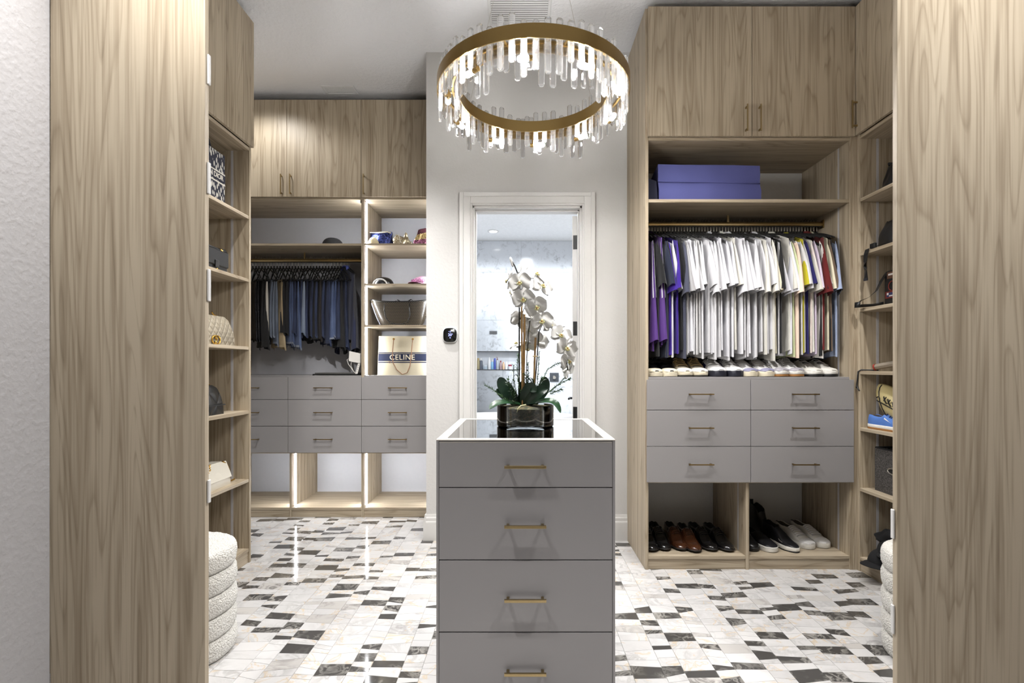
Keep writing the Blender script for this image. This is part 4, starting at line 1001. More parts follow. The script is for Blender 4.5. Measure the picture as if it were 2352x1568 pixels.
def sneaker(kind):
    """list of (part name, mesh)"""
    if kind == 'black_cream':
        s = Shoe(ts=0.030, toe=0.05, hv=0.085); p = [('upper', s.upper([LEA['blackcanvas'], LIND])), ('sole', s.sole(RUB['cream'], .004)), ('toe_cap', s.patch('toe_cap', RUB['cream'], .80, 1.0, 0.0, PI, .003, 8, 16)), ('laces', s.laces(BLKL, 5))]
    elif kind == 'canvas':
        s = Shoe(ts=0.030, toe=0.052, hv=0.105, hc=.09); p = [('upper', s.upper([LEA['canvas'], LIND])), ('tongue', s.patch('tongue', LEA['blackcanvas'], .43, .72, PI * .34, PI * .66, .0012)), ('sole', s.sole(RUB['cream'], .003, .008)), ('outsole', s.sole(RUB['darkgray'], .002, 0, .009, 'outsole')), ('toe_cap', s.patch('toe_cap', RUB['white'], .79, 1.0, 0, PI, .0025, 8, 16)), ('laces', s.laces(TANL, 6, hw=.62, r=.0032, bow=True))]
    elif kind == 'white_blue':
        s = Shoe(ts=0.036, toe=0.06, hv=0.112, hc=.095, W=.053); p = [('upper', s.upper([LEA['white'], LIND])), ('side_panel', s.patch('side_panel', LEA['blue'], .12, .62, .12, .62, .0016, both=True)), ('tongue', s.patch('tongue', LEA['blackcanvas'], .43, .70, PI * .36, PI * .64, .001)), ('sole', s.sole(RUB['navy'], .005)), ('mudguard', s.patch('mudguard', LEA['white'], .74, .995, 0.0, PI, .0022, 8, 16)), ('laces', s.laces(WL_, 6, hw=.75, r=.004, bow=True))]
    elif kind == 'white_lilac':
        s = Shoe(ts=0.032, toe=0.056, hv=0.108, hc=.092, W=.052); p = [('upper', s.upper([LEA['white'], LIN])), ('mudguard', s.patch('mudguard', LEA['lilacgray'], .58, .995, 0.0, .42, .002, both=True)), ('toe_band', s.patch('toe_band', LEA['lilacgray'], .90, 1.0, 0, PI, .002, 6, 16)), ('sole', s.sole(RUB['cream'], .004)), ('tongue', s.patch('tongue', LEA['white'], .42, .68, PI * .36, PI * .64, .002)), ('laces', s.laces(WL_, 6, hw=.6, r=.003))]
    elif kind == 'white_gum':
        s = Shoe(ts=0.034, toe=0.058, hv=0.112, hc=.095, W=.052); p = [('upper', s.upper([LEA['white'], LIN])), ('mudguard', s.patch('mudguard', LEA['graysuede'], .55, .995, 0.0, .5, .002, both=True)), ('toe_band', s.patch('toe_band', LEA['graysuede'], .88, 1.0, 0, PI, .002, 6, 16)), ('sole', s.sole(RUB['white'], .004, .014)), ('outsole', s.sole(RUB['gum'], .0035, 0, .015, 'outsole')), ('laces', s.laces(WL_, 6, hw=.6, r=.003, bow=True))]
    elif kind == 'offwhite_black':
        s = Shoe(ts=0.032, toe=0.056, hv=0.105, hc=.09, W=.052); p = [('upper', s.upper([LEA['offwhite'], LIND])), ('tongue', s.patch('tongue', LEA['blackcanvas'], .43, .66, PI * .4, PI * .6, .0008)), ('sole', s.sole(RUB['white'], .0035, .014)), ('outsole', s.sole(RUB['black'], .004, 0, .016, 'outsole')), ('toe_cap', s.patch('toe_cap', LEA['offwhite'], .78, .995, .05, PI - .05, .0018, 8, 14)), ('laces', s.laces(WL_, 5, hw=.5, r=.0028))]
    elif kind == 'white_low':
        s = Shoe(ts=0.030, toe=0.050, hv=0.098, hc=.1, W=.05, open_=.40); p = [('upper', s.upper([LEA['offwhite'], LIN])), ('tongue', s.patch('tongue', LEA['offwhite'], .40, .70, PI * .38, PI * .62, .0015)), ('sole', s.sole(RUB['white'], .003)), ('toe_cap', s.patch('toe_cap', LEA['white'], .80, .995, .05, PI - .05, .0015, 8, 14)), ('laces', s.laces(WL_, 7, .44, .72, .5, .003)), ('heel_tab', s.patch('heel_tab', LEA['graysuede'], .03, .16, .15, .8, .0015, both=True))]
    elif kind == 'slipon':
        s = Shoe(ts=0.030, toe=0.048, hv=0.082, hc=.075, W=.05, open_=.4); p = [('upper', s.upper([LEA['blackcanvas'], LIND])), ('sole', s.sole(RUB['white'], .003)), ('foxing_stripe', s.sole(RUB['black'], .0036, .021, .0245, 'foxing_stripe'))]
    elif kind == 'sock_runner':
        s = Shoe(L=.29, ts=0.028, toe=0.046, hv=0.105, hc=.125, W=.046, open_=.36, pointy=.5); p = [('upper', s.upper([LEA['blackcanvas'], LIND])), ('sole', s.sole(RUB['white'], .003, .006)), ('outsole', s.sole(RUB['black'], .003, 0, .008, 'outsole')), ('side_mark', s.patch('side_mark', RUB['white'], .62, .74, PI - .52, PI - .46, .0016))]
    elif kind == 'blue_runner':
        s = Shoe(ts=0.026, toe=0.05, hv=0.095, hc=.082, W=.048); p = [('upper', s.upper([LEA['sky'], LIN])), ('sole', s.sole(RUB['white'], .003, .010)), ('outsole', s.sole(RUB['gum'], .003, 0, .012, 'outsole')), ('laces', s.laces(simple('blue_lace', rgb(34, 48, 96), .85), 5, hw=.5, r=.003))]
        sw = []
        for k in range(9):
            u = k / 8; t = .28 + .34 * u; a = PI - (.75 - .42 * u); wd = .16 * math.sin(PI * min(1, u * 1.15 + .0)) * (1 - .3 * u) + .015
            sw.append([s.pt(t, a - wd / 2, .002), s.pt(t, a + wd / 2, .002)])
        sw = sw[::-1]
        p.append(('side_mark', MB().loft(sw, False, False).mesh('side_mark', RUB['white'], True)))
        tick = [[s.pt(.28 + .05 * u, PI - (.75 - .30 * u) , .002), s.pt(.28 + .10 * u, PI - (.75 - .05 * u), .002)] for u in (0, .33, .66, 1)]
    return p
def oxford(c, kind):
    lm = leather(kind + '_polished_leather', c, 0.16, 0.7)
    s = Shoe(L=.305, W=.049, ts=0.018, toe=0.045, hv=0.105, hc=.098, open_=.38, pointy=.3)
    p = [('upper', s.upper([lm, LIND])), ('sole', s.sole(simple('dark_sole', rgb(20, 16, 14), .5), .005, .008, .018, 'sole')), ('toe_cap', s.patch('toe_cap', lm, .80, .995, .02, PI - .02, .001, 8, 14)), ('laces', s.laces(simple('dark_lace', rgb(24, 18, 15), .7), 5, .46, .62, .35, .0018)),
         ('quarter', s.patch('quarter', lm, .40, .60, .1, PI * .44, .0012, both=True))]
    ho = Shoe(L=.305, W=.049); ts_ = [0, .01, .03, .06, .1, .16, .24]
    o_ = [(s.wt(t) + .004, s.y(t)) for t in ts_]; o_ = o_ + [(-a, b_) for a, b_ in reversed(o_)]
    p.append(('heel', MB().prism(o_, 'z', 0.0, 0.0095).mesh('heel', RUB['black'], 40))); return p
def boot(c):
    lm = leather('black_boot_leather', c, 0.3, 0.3)
    s = Shoe(L=.30, W=.049, ts=0.022, toe=0.052, hv=0.15, hc=.19, open_=.36)
    s.h = [(0, .185), (.1, .19), (.3, .18), (.40, .165), (.46, .13), (.56, .095), (.68, .068), (.8, .054), (.92, .046), (.98, .036), (1, .028)]
    return [('upper', s.upper([lm, LIND])), ('sole', s.sole(RUB['black'], .004)), ('pull_tab', MB().box(-.010, .010, s.y(.0) - .004, s.y(.0) + .001, .17, .205).mesh('pull_tab', BLKL))]
def place(parts, loc, rz, name, label, cat='shoe', group=None, mirror=False):
    t = empty(name, loc, label, cat, group, rz)
    for nm, me in parts:
        o = link(nm, me, None, t)
    return t
pairs = [('black_cream', 'black low sneaker with cream rubber toe', 1507, 1541), ('canvas', 'canvas sneaker with tan laces', 1577, 1612), ('white_blue', 'white and blue sneaker with navy sole', 1652, 1691),
         ('white_lilac', 'white sneaker with lilac-gray mudguard and cream sole', 1729, 1768), ('white_gum', 'white sneaker with gray toe band and gum sole', 1802, 1838), ('offwhite_black', 'off-white sneaker with black outsole', 1881, 1916)]
for kd, lab, pa, pb in pairs:
    parts = sneaker(kd)
    for sd, px in (('left', pa), ('right', pb)):
        Yt = 3.055; x = xpx(px, Yt)
        sft = {'black_cream': 0, 'canvas': 0, 'white_blue': 0.0, 'white_lilac': -0.03, 'white_gum': -0.05, 'offwhite_black': -0.05}[kd]
        place(parts, (x + sft * 0.4, Yt + 0.145, zc), math.radians(2 if px < 1650 else (5 if px < 1780 else 8)), 'sneaker', '%s, %s one of its pair' % (lab, sd), 'shoe', 'sneakers on the right counter')
OXB, OXR = oxford(rgb(12, 12, 14), 'black'), oxford(rgb(66, 36, 20), 'brown')
low = [(OXB, 1504, 3.075, 'black lace-up dress shoe, leftmost on the bottom shelf'), (OXB, 1533, 3.09, 'black lace-up dress shoe, second from the left on the bottom shelf'), (OXR, 1572, 3.09, 'brown polished dress shoe, left one of its pair'), (OXR, 1604, 3.06, 'brown polished dress shoe, right one of its pair'),
       (OXB, 1645, 3.08, 'black patent dress shoe just right of the brown pair'), (OXB, 1683, 3.07, 'black patent dress shoe against the bin divider')]
for k, (pp, px, yt, lab) in enumerate(low):
    place(pp, (xpx(px, yt) - 0.012 - (0.02 if k > 3 else 0), yt + 0.155, zf), math.radians(2 if k < 4 else 9), 'dress_shoe', lab, 'shoe', 'dress shoes in the bottom left bin')
bt = boot(rgb(14, 14, 16))
place(bt, (xpx(1733, 3.08) + 0.00, 3.24, zf), math.radians(3), 'boot', 'black leather boot at the left of the bottom right bin', 'shoe', 'shoes in the bottom right bin')
place(boot(rgb(9, 9, 10)), (xpx(1767, 3.3), 3.40 - 0.02, zf), math.radians(4), 'boot', 'tall black boot with pull tab standing behind the black slip-on', 'shoe', 'shoes in the bottom right bin')
place(sneaker('slipon'), (xpx(1773, 3.08) - 0.015, 3.145 + 0.07, zf), math.radians(11), 'slip_on_shoe', 'black slip-on shoe with white rubber sole in the bottom right bin', 'shoe', 'shoes in the bottom right bin')
place(sneaker('sock_runner'), (xpx(1828, 3.06) - 0.02, 3.21, zf), math.radians(14), 'sock_sneaker', 'black knit sneaker with pointed toe and white midsole', 'shoe', 'shoes in the bottom right bin')
wl = sneaker('white_low')
place(wl, (xpx(1868, 3.1) - 0.03, 3.265, zf), math.radians(17), 'sneaker', 'white leather low sneaker, left one in the bottom right bin', 'shoe', 'shoes in the bottom right bin')
place(wl, (xpx(1904, 3.12) - 0.03, 3.285, zf), math.radians(15), 'sneaker', 'white leather low sneaker, right one in the bottom right bin', 'shoe', 'shoes in the bottom right bin')
place(sneaker('blue_runner'), (2.06, 2.835, RZ[4]), math.radians(10), 'sneaker', 'sky blue sneaker with white side mark and gum sole under the baseball glove', 'shoe')

# ------------------------------------------------------------------ bags, hats and things on the shelves
def pouch_mb(w, d, h, topw=0.8, topd=0.35, bulge=0.08, seed=0, wob=0.01, n=40, m=16, e=2.6, c=(0, 0, 0), drop=0.02):
    r = random.Random(seed); ph = [r.uniform(0, 6) for _ in range(4)]; rings = []
    for k in range(m + 1):
        v = k / m; ww = w / 2 * (1 + (topw - 1) * v + bulge * math.sin(PI * v)) * (0.93 if k == 0 else 1); dd = d / 2 * (1 + (topd - 1) * v + bulge * math.sin(PI * v)) * (0.93 if k == 0 else 1)
        rg = []
        for q in range(n):
            a = 2 * PI * q / n; ca, sa = math.cos(a), math.sin(a)
            x = ww * math.copysign(abs(ca) ** (2 / e), ca); y = dd * math.copysign(abs(sa) ** (2 / e), sa)
            f = wob * (math.sin(3 * a + ph[0] + 3 * v) + 0.6 * math.sin(7 * a + ph[1] - 5 * v)) * math.sin(PI * min(1, v + .12))
            z = h * v - drop * v * (0.5 + 0.5 * math.sin(2.0 * x / w * 2 + ph[2])) + (0.004 * math.sin(9 * a + ph[3]) * v if k > 0 else 0)
            rg.append((c[0] + x * (1 + f / max(ww, .02)), c[1] + y * (1 + f / max(dd, .02)), c[2] + z))
        rings.append(rg)
    return MB().loft(rings, True, True)
def cap_thing(loc, rz, label, mat, under, w=0.17, h=0.10, brim=True, group=None, button=True, sc_=1.0):
    t = empty('peaked_hat', loc, label, 'cap', group, rz); r = w / 2; mb = MB(); rings = []
    for k in range(9):
        a = PI / 2 * k / 8; rr = max(0.003, math.cos(a) ** 0.75); rings.append([(r * rr * math.cos(2 * PI * q / 36) * (1 + .012 * math.cos(12 * PI * q / 36)), r * 1.15 * rr * math.sin(2 * PI * q / 36), h * math.sin(a) ** 0.9 + 0.001) for q in range(36)])
    mb.loft(rings, True, False).build('crown', mat, t, smooth=True, local=True)
    if button: mb2 = MB(); mb2.ball((0, 0, h + .001), 0.007, 10, 4, (1, 1, .6)); mb2.build('button', mat, t, smooth=True, local=True)
    if brim:
        top, bot = [], []
        for i in range(15):
            u = -1 + 2 * i / 14; a = -PI / 2 + u * 1.05; x0, y0 = r * 1.0 * math.cos(a), r * 1.15 * math.sin(a); ext = 0.07 * (1 - abs(u) ** 3)
            x1, y1 = x0 * 1.02, y0 - ext; zc0 = 0.004 + 0.012 * (1 - u * u); zc1 = 0.004 + 0.016 * (1 - u * u) - .004
            top.append([(x0 * .97, y0 * .97, zc0 + .004), (x0 * 1.01, (y0 + y1) / 2, (zc0 + zc1) / 2 + .006), (x1, y1, zc1 + .003)])
            bot.append([(p[0], p[1], p[2] - .003) for p in top[-1]])
        mb = MB(); mb.loft(top, False, False); mb.loft(bot, False, False, 1)
        edge = [p[2] for p in top]; eb = [p[2] for p in bot]; mb.loft([edge, eb], False, False)
        mb.build('brim', [mat, under], t, smooth=60, local=True)
    return t
BLKF = simple('black_felt', rgb(14, 14, 17), 0.9, nscale=300, nstr=0.1); BLKN = simple('black_nylon', rgb(15, 15, 17), 0.5, nscale=300, nstr=0.08)
zs0 = zl(558.5)
cap_thing((xpx(764, 4.26), 4.27, zs0), PI * 0.93, 'black cap alone on the long shelf above the jeans', BLKF, BLKF, 0.172, 0.088, True, button=False)
PINK = simple('pink_cotton', rgb(222, 168, 196), 0.8); MAR = simple('maroon_cotton', rgb(96, 30, 38), 0.8)
zs1 = zl(651)
t = cap_thing((xpx(880, 4.24), 4.25, zs1), PI, 'glossy black cap seen from behind on the second lit shelf', simple('black_gloss', rgb(16, 16, 20), 0.3), BLKF, 0.175, 0.078, True)
mb = MB(); mb.tube([(0.055 * math.cos(a), 0.103 - 0.0 + .012 * 0, 0.002 + 0.046 * math.sin(a)) for a in [PI * k / 12 for k in range(13)]], 0.004, 8, flat=1.6); mb.build('strap_opening', WHITE, t, local=True, smooth=True)
t = cap_thing((xpx(972, 4.24), 4.26, zs1), math.radians(-22), 'pink embroidered cap beside the door wall corner', PINK, MAR, 0.19, 0.085, True)
mb = MB()
for k in range(5):
    u = -0.6 + k * 0.3; a0 = -PI / 2 + u
    mb.tube([(0.0965 * math.cos(a0 + .10 * math.cos(q)), 0.110 * math.sin(a0 + .10 * math.cos(q)), 0.040 + 0.012 * math.sin(q)) for q in [2 * PI * j / 10 for j in range(11)]], 0.0022, 6)
mb.build('embroidery', simple('magenta_thread', rgb(196, 92, 170), 0.7), t, local=True)
# sequin bags on the top lit shelf
Ys = 4.24
def shelf_thing(name, px, Y, z, label, cat, rz=0, group=None): return empty(name, (xpx(px, Y), Y, z), label, cat, group, rz)
t = shelf_thing('sequin_bag', 876, 4.27, zs0, 'navy blue sequined bag with cream trim on the top lit shelf', 'bag')
pouch_mb(0.185, 0.10, 0.138, 1.0, 0.5, 0.02, 3, .006, drop=.006).build('body', sequin('navy_sequin', rgb(12, 15, 46), rgb(84, 96, 160), 240), t, smooth=True, local=True)
mb = MB(); mb.tube([(-.088, -.032, .128), (-.04, -.042, .124), (.02, -.042, .126), (.06, -.038, .132), (.088, -.028, .124)], 0.0075, 8, flat=.6); mb.build('trim', simple('cream_trim', rgb(216, 206, 178), .8), t, local=True, smooth=True)
t = shelf_thing('fuzzy_pouch', 857.5, 4.17, zs0, 'small round cream fuzzy pouch at the left end of the top lit shelf', 'bag')
mb = MB(); rr = random.Random(4)
rings = []
for k in range(10):
    a = PI / 2 * k / 9; rings.append([((.045 * max(.02, math.cos(a)) + rr.uniform(-.003, .003)) * math.cos(2 * PI * q / 30), (.03 * max(.02, math.cos(a)) + rr.uniform(-.002, .002)) * math.sin(2 * PI * q / 30), .072 * math.sin(a) + rr.uniform(0, .003)) for q in range(30)])
mb.loft(rings).build('body', simple('cream_fur', rgb(206, 192, 156), .95, nscale=220, nstr=.8, ndist=.004), t, smooth=True, local=True)
CHS = sequin('champagne_sequin', rgb(120, 104, 70), rgb(224, 214, 190), 230)
t = shelf_thing('sequin_bag', 924, 4.24, zs0, 'champagne gold sequined drawstring pouch with peaked top', 'bag')
pouch_mb(0.15, 0.10, 0.120, .72, .4, .05, 8, .012, drop=.045).build('body', CHS, t, smooth=True, local=True)
mb = MB(); mb.tube([(-.016, -.052, .105), (-.012, -.058, .07), (-.004, -.060, .036), (.012, -.058, .030)], .003, 6); mb.build('cord', simple('silver_cord', rgb(220, 214, 200), .4, .6), t, local=True)
mb = MB(); mb.loft([[(.018, -.03, .088), (.052, -.03, .07), (.052, .01, .07), (.018, .01, .088)], [(.030, -.014, .130), (.042, -.014, .120), (.042, 0, .120), (.030, 0, .130)]]); mb.build('top_fold', CHS, t, local=True, smooth=True)
t = shelf_thing('sequin_bag', 974, 4.24, zs0, 'maroon and gold sequined pouch beside the door wall', 'bag')
mb = pouch_mb(0.155, 0.10, 0.158, .62, .4, .05, 12, .01, drop=.02); M_ = sequin('maroon_sequin', rgb(60, 14, 30), rgb(180, 120, 150), 230); G_ = sequin('gold_sequin', rgb(130, 100, 50), rgb(232, 214, 160), 230); MV = simple('maroon_velvet', rgb(62, 14, 30), .9)
mb.mi = []
for k in range(16): mb.mi += [0 if k < 7 else (1 if k < 12 else 2)] * 40
mb.mi += [0, 2]
mb.build('body', [M_, G_, MV], t, smooth=True, local=True)
# patterned open tote
def chevron(name, base, line, k=42.0):
    m, nt, b = new_mat(name); b.inputs['Roughness'].default_value = 0.32; L = nt.links.new
    tc = N(nt, 'ShaderNodeTexCoord'); sp = N(nt, 'ShaderNodeSeparateXYZ'); L(tc.outputs['Object'], sp.inputs[0])
    mx = N(nt, 'ShaderNodeMath', operation='MULTIPLY'); mx.inputs[1].default_value = k; L(sp.outputs['X'], mx.inputs[0])
    pp = N(nt, 'ShaderNodeMath', operation='PINGPONG'); pp.inputs[1].default_value = 0.5; L(mx.outputs[0], pp.inputs[0])
    mz = N(nt, 'ShaderNodeMath', operation='MULTIPLY'); mz.inputs[1].default_value = k * 1.5; L(sp.outputs['Z'], mz.inputs[0])
    ad = N(nt, 'ShaderNodeMath', operation='ADD'); L(pp.outputs[0], ad.inputs[0]); L(mz.outputs[0], ad.inputs[1])
    fr = N(nt, 'ShaderNodeMath', operation='FRACT'); L(ad.outputs[0], fr.inputs[0])
    r = ramp(nt, [(0.0, line), (0.22, line), (0.27, base), (1.0, base)]); L(fr.outputs[0], r.inputs[0]); L(r.outputs[0], b.inputs['Base Color']); return m
CHV = chevron('chevron_canvas', rgb(18, 17, 16), rgb(126, 114, 97), 58)
BLG = simple('black_glossy_leather', rgb(18, 18, 20), .28, nscale=250, nstr=.08)
t = empty('tote_bag', (xpx(921, 4.22), 4.24, zl(746)), 'black and tan chevron open tote slouching on the third lit shelf', 'tote bag')
hgt = 0.205; rings = []
for k in range(9):
    v = k / 8; wv = .165 + .085 * v ** .8; dv = .045 + .055 * v
    rings.append([(wv * math.copysign(abs(math.cos(a)) ** .7, math.cos(a)), dv * math.copysign(abs(math.sin(a)) ** .8, math.sin(a)) + .006 * math.sin(4 * a + 3 * v), hgt * v + .012 * v * math.cos(a * 2)) for a in [2 * PI * q / 40 for q in range(40)]])
MB().loft(rings, True, False).build('body', CHV, t, smooth=True, local=True)
mb = MB(); mb.tube([Vector(p) + Vector((0, 0, .001)) for p in rings[-1]] + [Vector(rings[-1][0])], .0055, 8); mb.build('rim', BLG, t, local=True, smooth=True)
mb = MB(); mb.tube([Vector(p) * 1.0 for p in rings[0]] + [Vector(rings[0][0])], .006, 8); mb.build('base_piping', BLG, t, local=True, smooth=True)
for y_, zk in ((-1, 1), (1, 1)):
    mb = MB()
    if y_ < 0: pts = [(-.115, -.098, .175), (-.112, -.115, .12), (-.10, -.112, .06), (-.07, -.10, .022), (-.02, -.095, .012), (.03, -.095, .012), (.075, -.10, .03), (.095, -.113, .09), (.09, -.115, .13), (.085, -.10, .178)]
    else: pts = [(-.07, .10, .18), (-.07, .088, .225), (-.055, .09, .232), (.0, .10, .205), (.06, .09, .236), (.075, .088, .225), (.07, .10, .18)]
    mb.tube(pts, .0045, 8); mb.build('handle', BLG, t, local=True, smooth=True)
mb = MB(); mb.tube([(-.165, -.02, .0), (-.2, -.03, .08), (-.24, -.03, .19)], .004, 6); mb.build('side_piping', simple('patent_edge', rgb(150, 152, 165), .2), t, local=True)
# canvas shopper with lettering
CANV = simple('natural_canvas', rgb(190, 180, 156), .85, nscale=420, nstr=.25, ndist=.0008); NAV = simple('navy_weave', rgb(26, 33, 60), .85, nscale=420, nstr=.25, ndist=.0008)
Yc_ = 4.19; cx0, cx1 = xpx(867, Yc_), xpx(985, Yc_); ch_ = zpx(771.5, Yc_) - zl(862)
t = empty('tote_bag', ((cx0 + cx1) / 2, Yc_ + .06, zl(862)), 'natural canvas tote with navy band lettered CELINE on the lowest lit shelf', 'tote bag')
W2 = (cx1 - cx0) / 2; rings = []
for k in range(8):
    v = k / 7; a_ = W2 * (1.0 - .035 * v); d_ = .065 * (1 - .25 * v); bl = .010 * math.sin(PI * v)
    pr = [(-a_, -d_ + .004), (-a_ + .004, -d_), (-a_ * .5, -d_ - bl), (0, -d_ - bl * 1.3), (a_ * .5, -d_ - bl), (a_ - .004, -d_), (a_, -d_ + .004), (a_, d_ - .004), (a_ - .004, d_), (0, d_ + bl), (-a_ + .004, d_), (-a_, d_ - .004)]
    rings.append([(p[0], p[1], ch_ * v) for p in pr])
MB().loft(rings, True, False).build('body', CANV, t, smooth=50, local=True)
fy = lambda v: -.065 * (1 - .25 * v) - .010 * math.sin(PI * v)
def band(name, z0, z1, mat, off):
    mb = MB(); A = []
    for u in (-.985, -.5, 0, .5, .985):
        cl = []
        for z in (z0, z1):
            v = z / ch_; d_ = .065 * (1 - .25 * v); bl = .010 * math.sin(PI * v) * (0 if abs(u) > .9 else (1 if u else 1.3)); cl.append((W2 * (1 - .035 * v) * u, -d_ - bl - off, z))
        A.append(cl)
    mb.loft(A, False, False).build(name, mat, t, local=True)
pz = lambda py: zpx(py, Yc_) - zl(862)
band('band', pz(829), pz(812), NAV, .0008); band('band_edge', pz(811), pz(809), NAV, .0008); band('band_edge', pz(833), pz(830.8), NAV, .0008)
me_y = Yc_ + .06 + fy(.45) - .0050
text('lettering', 'CELINE', (pz(815) - pz(827)) * 1.42, simple('cream_print', rgb(226, 216, 192), .8), t, (xpx(924.5, Yc_), me_y, zl(862) + pz(820.8)), bold=.0004, space=1.08)
for px in (904.3, 948):
    x = xpx(px, Yc_) - WL[t.name].x; mb = MB(); mb.tube([(x, fy(.88) - .002, pz(778.5)), (x, fy(.88) - .006, pz(778.5))], .0085, 16); mb.build('grommet', GOLD, t, local=True)
TANC = simple('tan_leather_cord', rgb(128, 92, 66), .5)
xx = [xpx(p, Yc_) - WL[t.name].x for p in (904.3, 902.5, 904, 912, 925, 936, 943, 945.5, 948)]; zz_ = [pz(p) for p in (778.5, 815, 832, 848, 859.3, 856, 840, 815, 779.5)]
mb = MB(); mb.tube([(a, fy(min(1, max(0, z / ch_))) - .012, max(z, .006)) for a, z in zip(xx, zz_)], .0036, 8); mb.build('handle', TANC, t, local=True, smooth=True)
mb = MB(); mb.tube([(xpx(897, Yc_) - WL[t.name].x + .008 * math.cos(q), fy(.3) - .014, pz(831.5) + .007 * math.sin(q)) for q in [2 * PI * j / 12 for j in range(13)]], .0018, 6); mb.build('cord_loop', TANC, t, local=True)
# laptop and strap cap at the right end of the jeans counter
t = empty('laptop', (xpx(778, 4.16), 4.17, zl(862)), 'closed black and silver laptop lying on the counter below the jeans', 'laptop', None, math.radians(1))
MB().box(-.185, .17, -.08, .14, .003, .012).build('base', BLACKM, t, bevel=.002, local=True)
MB().box(-.175, .17, -.06, .145, .0125, .022).build('lid', simple('aluminium', rgb(150, 150, 152), .35, .9), t, bevel=.002, local=True)
MB().box(-.184, -.174, -.085, -.065, 0, .006).build('foot', BLACKM, t, local=True)
WCL = simple('white_twill', rgb(226, 222, 216), .85, nscale=400, nstr=.1)
cw = Vector((xpx(814, 4.12), 4.12, zl(862)))
t = empty('face_mask', (cw.x, cw.y, cw.z), 'white folded mask with ear loops and punched strap propped by the laptop', 'mask')
def mp(px, py, dy=0): return Vector((xpx(px, 4.12) - cw.x, dy, zpx(py, 4.12) - cw.z))
mb = MB(); fr_ = [mp(803, 806), mp(829, 812), mp(829, 834), mp(815, 832), mp(802, 829)]
mb.loft([[p + Vector((0, -.012 - .008 * (i in (1, 2)), 0)) for i, p in enumerate(fr_)], [p + Vector((0, .012, 0)) for p in fr_]]); mb.build('body', WCL, t, local=True, bevel=.002)
mb = MB(); mb.tube([mp(804, 822, -.008), mp(798, 826, -.01), mp(801, 836, -.01), mp(812, 851, -.012), mp(818, 857.5, -.01)], .0022, 6); mb.tube([mp(808, 830, -.008), mp(807, 840, -.01), mp(812, 850, -.012)], .0018, 6); mb.build('ear_loop', WCL, t, local=True)
mb = MB(); mb.loft([[mp(824, 832, -.013), mp(829, 833, -.013), mp(829, 833, -.010), mp(824, 832, -.010)], [mp(817, 858, -.013), mp(822, 859, -.013), mp(822, 859, -.010), mp(817, 858, -.010)]]); mb.build('strap', WCL, t, local=True)
mb = MB()
for k in range(4): p = mp(825 - 1.5 * k, 839 + 4.5 * k, -.0132); mb.ball(p, .0028, 8, 4, (1, .3, 1))
mb.build('strap_hole', BLACKM, t, local=True)
# left tower handbags (front faces +X)
def ty(px, X): return abs(X) * FPX / abs(VX - px)
def weave(name):
    m, nt, b = new_mat(name); b.inputs['Roughness'].default_value = .8; L = nt.links.new
    tc = N(nt, 'ShaderNodeTexCoord'); mpn = N(nt, 'ShaderNodeMapping'); mpn.inputs['Rotation'].default_value = (math.radians(28), 0, 0); mpn.inputs['Scale'].default_value = (1, 62, 26); L(tc.outputs['Object'], mpn.inputs[0])
    v = N(nt, 'ShaderNodeTexVoronoi', i_Scale=1.0, i_Randomness=.55); L(mpn.outputs[0], v.inputs['Vector'])
    r = ramp(nt, [(.0, rgb(190, 186, 176)), (.36, rgb(176, 172, 164)), (.44, rgb(22, 24, 40)), (1, rgb(16, 18, 32))]); L(v.outputs['Distance'], r.inputs[0]); L(r.outputs[0], b.inputs['Base Color']); return m
DW = weave('navy_jacquard'); NVS = simple('navy_band', rgb(18, 20, 36), .8)
Xf = -1.70; y1 = ty(517, Xf); y0 = y1 - .38
t = empty('book_tote', (Xf - .07, (y0 + y1) / 2, LZ[0]), 'navy and cream jacquard tote lettered DIOR on the top left shelf', 'tote bag')
MB().box(Xf - .14, Xf, y0, y1, LZ[0], LZ[0] + .29).build('body', DW, t, bevel=.004)
MB().box(Xf - .0005, Xf + .0012, y0 + .001, y1 - .001, LZ[0] + .128, LZ[0] + .172).build('band', NVS, t)
for z in (LZ[0] + .118, LZ[0] + .176): MB().box(Xf - .0005, Xf + .001, y0 + .001, y1 - .001, z - .004, z + .004).build('band_edge', simple('cream_stripe', rgb(196, 190, 178), .8), t)
text('lettering', 'CHRISTIAN DIOR', .040, simple('cream_letter', rgb(206, 200, 188), .8), t, (Xf + .0016, y1 - .165, LZ[0] + .150), '+x', bold=.0006, space=.92)
for s_ in (-1,):
    mb = MB(); mb.tube([(Xf - .01, y0 + .12, LZ[0] + .28), (Xf - .012, y0 + .14, LZ[0] + .33), (Xf - .012, y1 - .14, LZ[0] + .33), (Xf - .01, y1 - .12, LZ[0] + .28)], .006, 8); mb.build('handle', NVS, t)
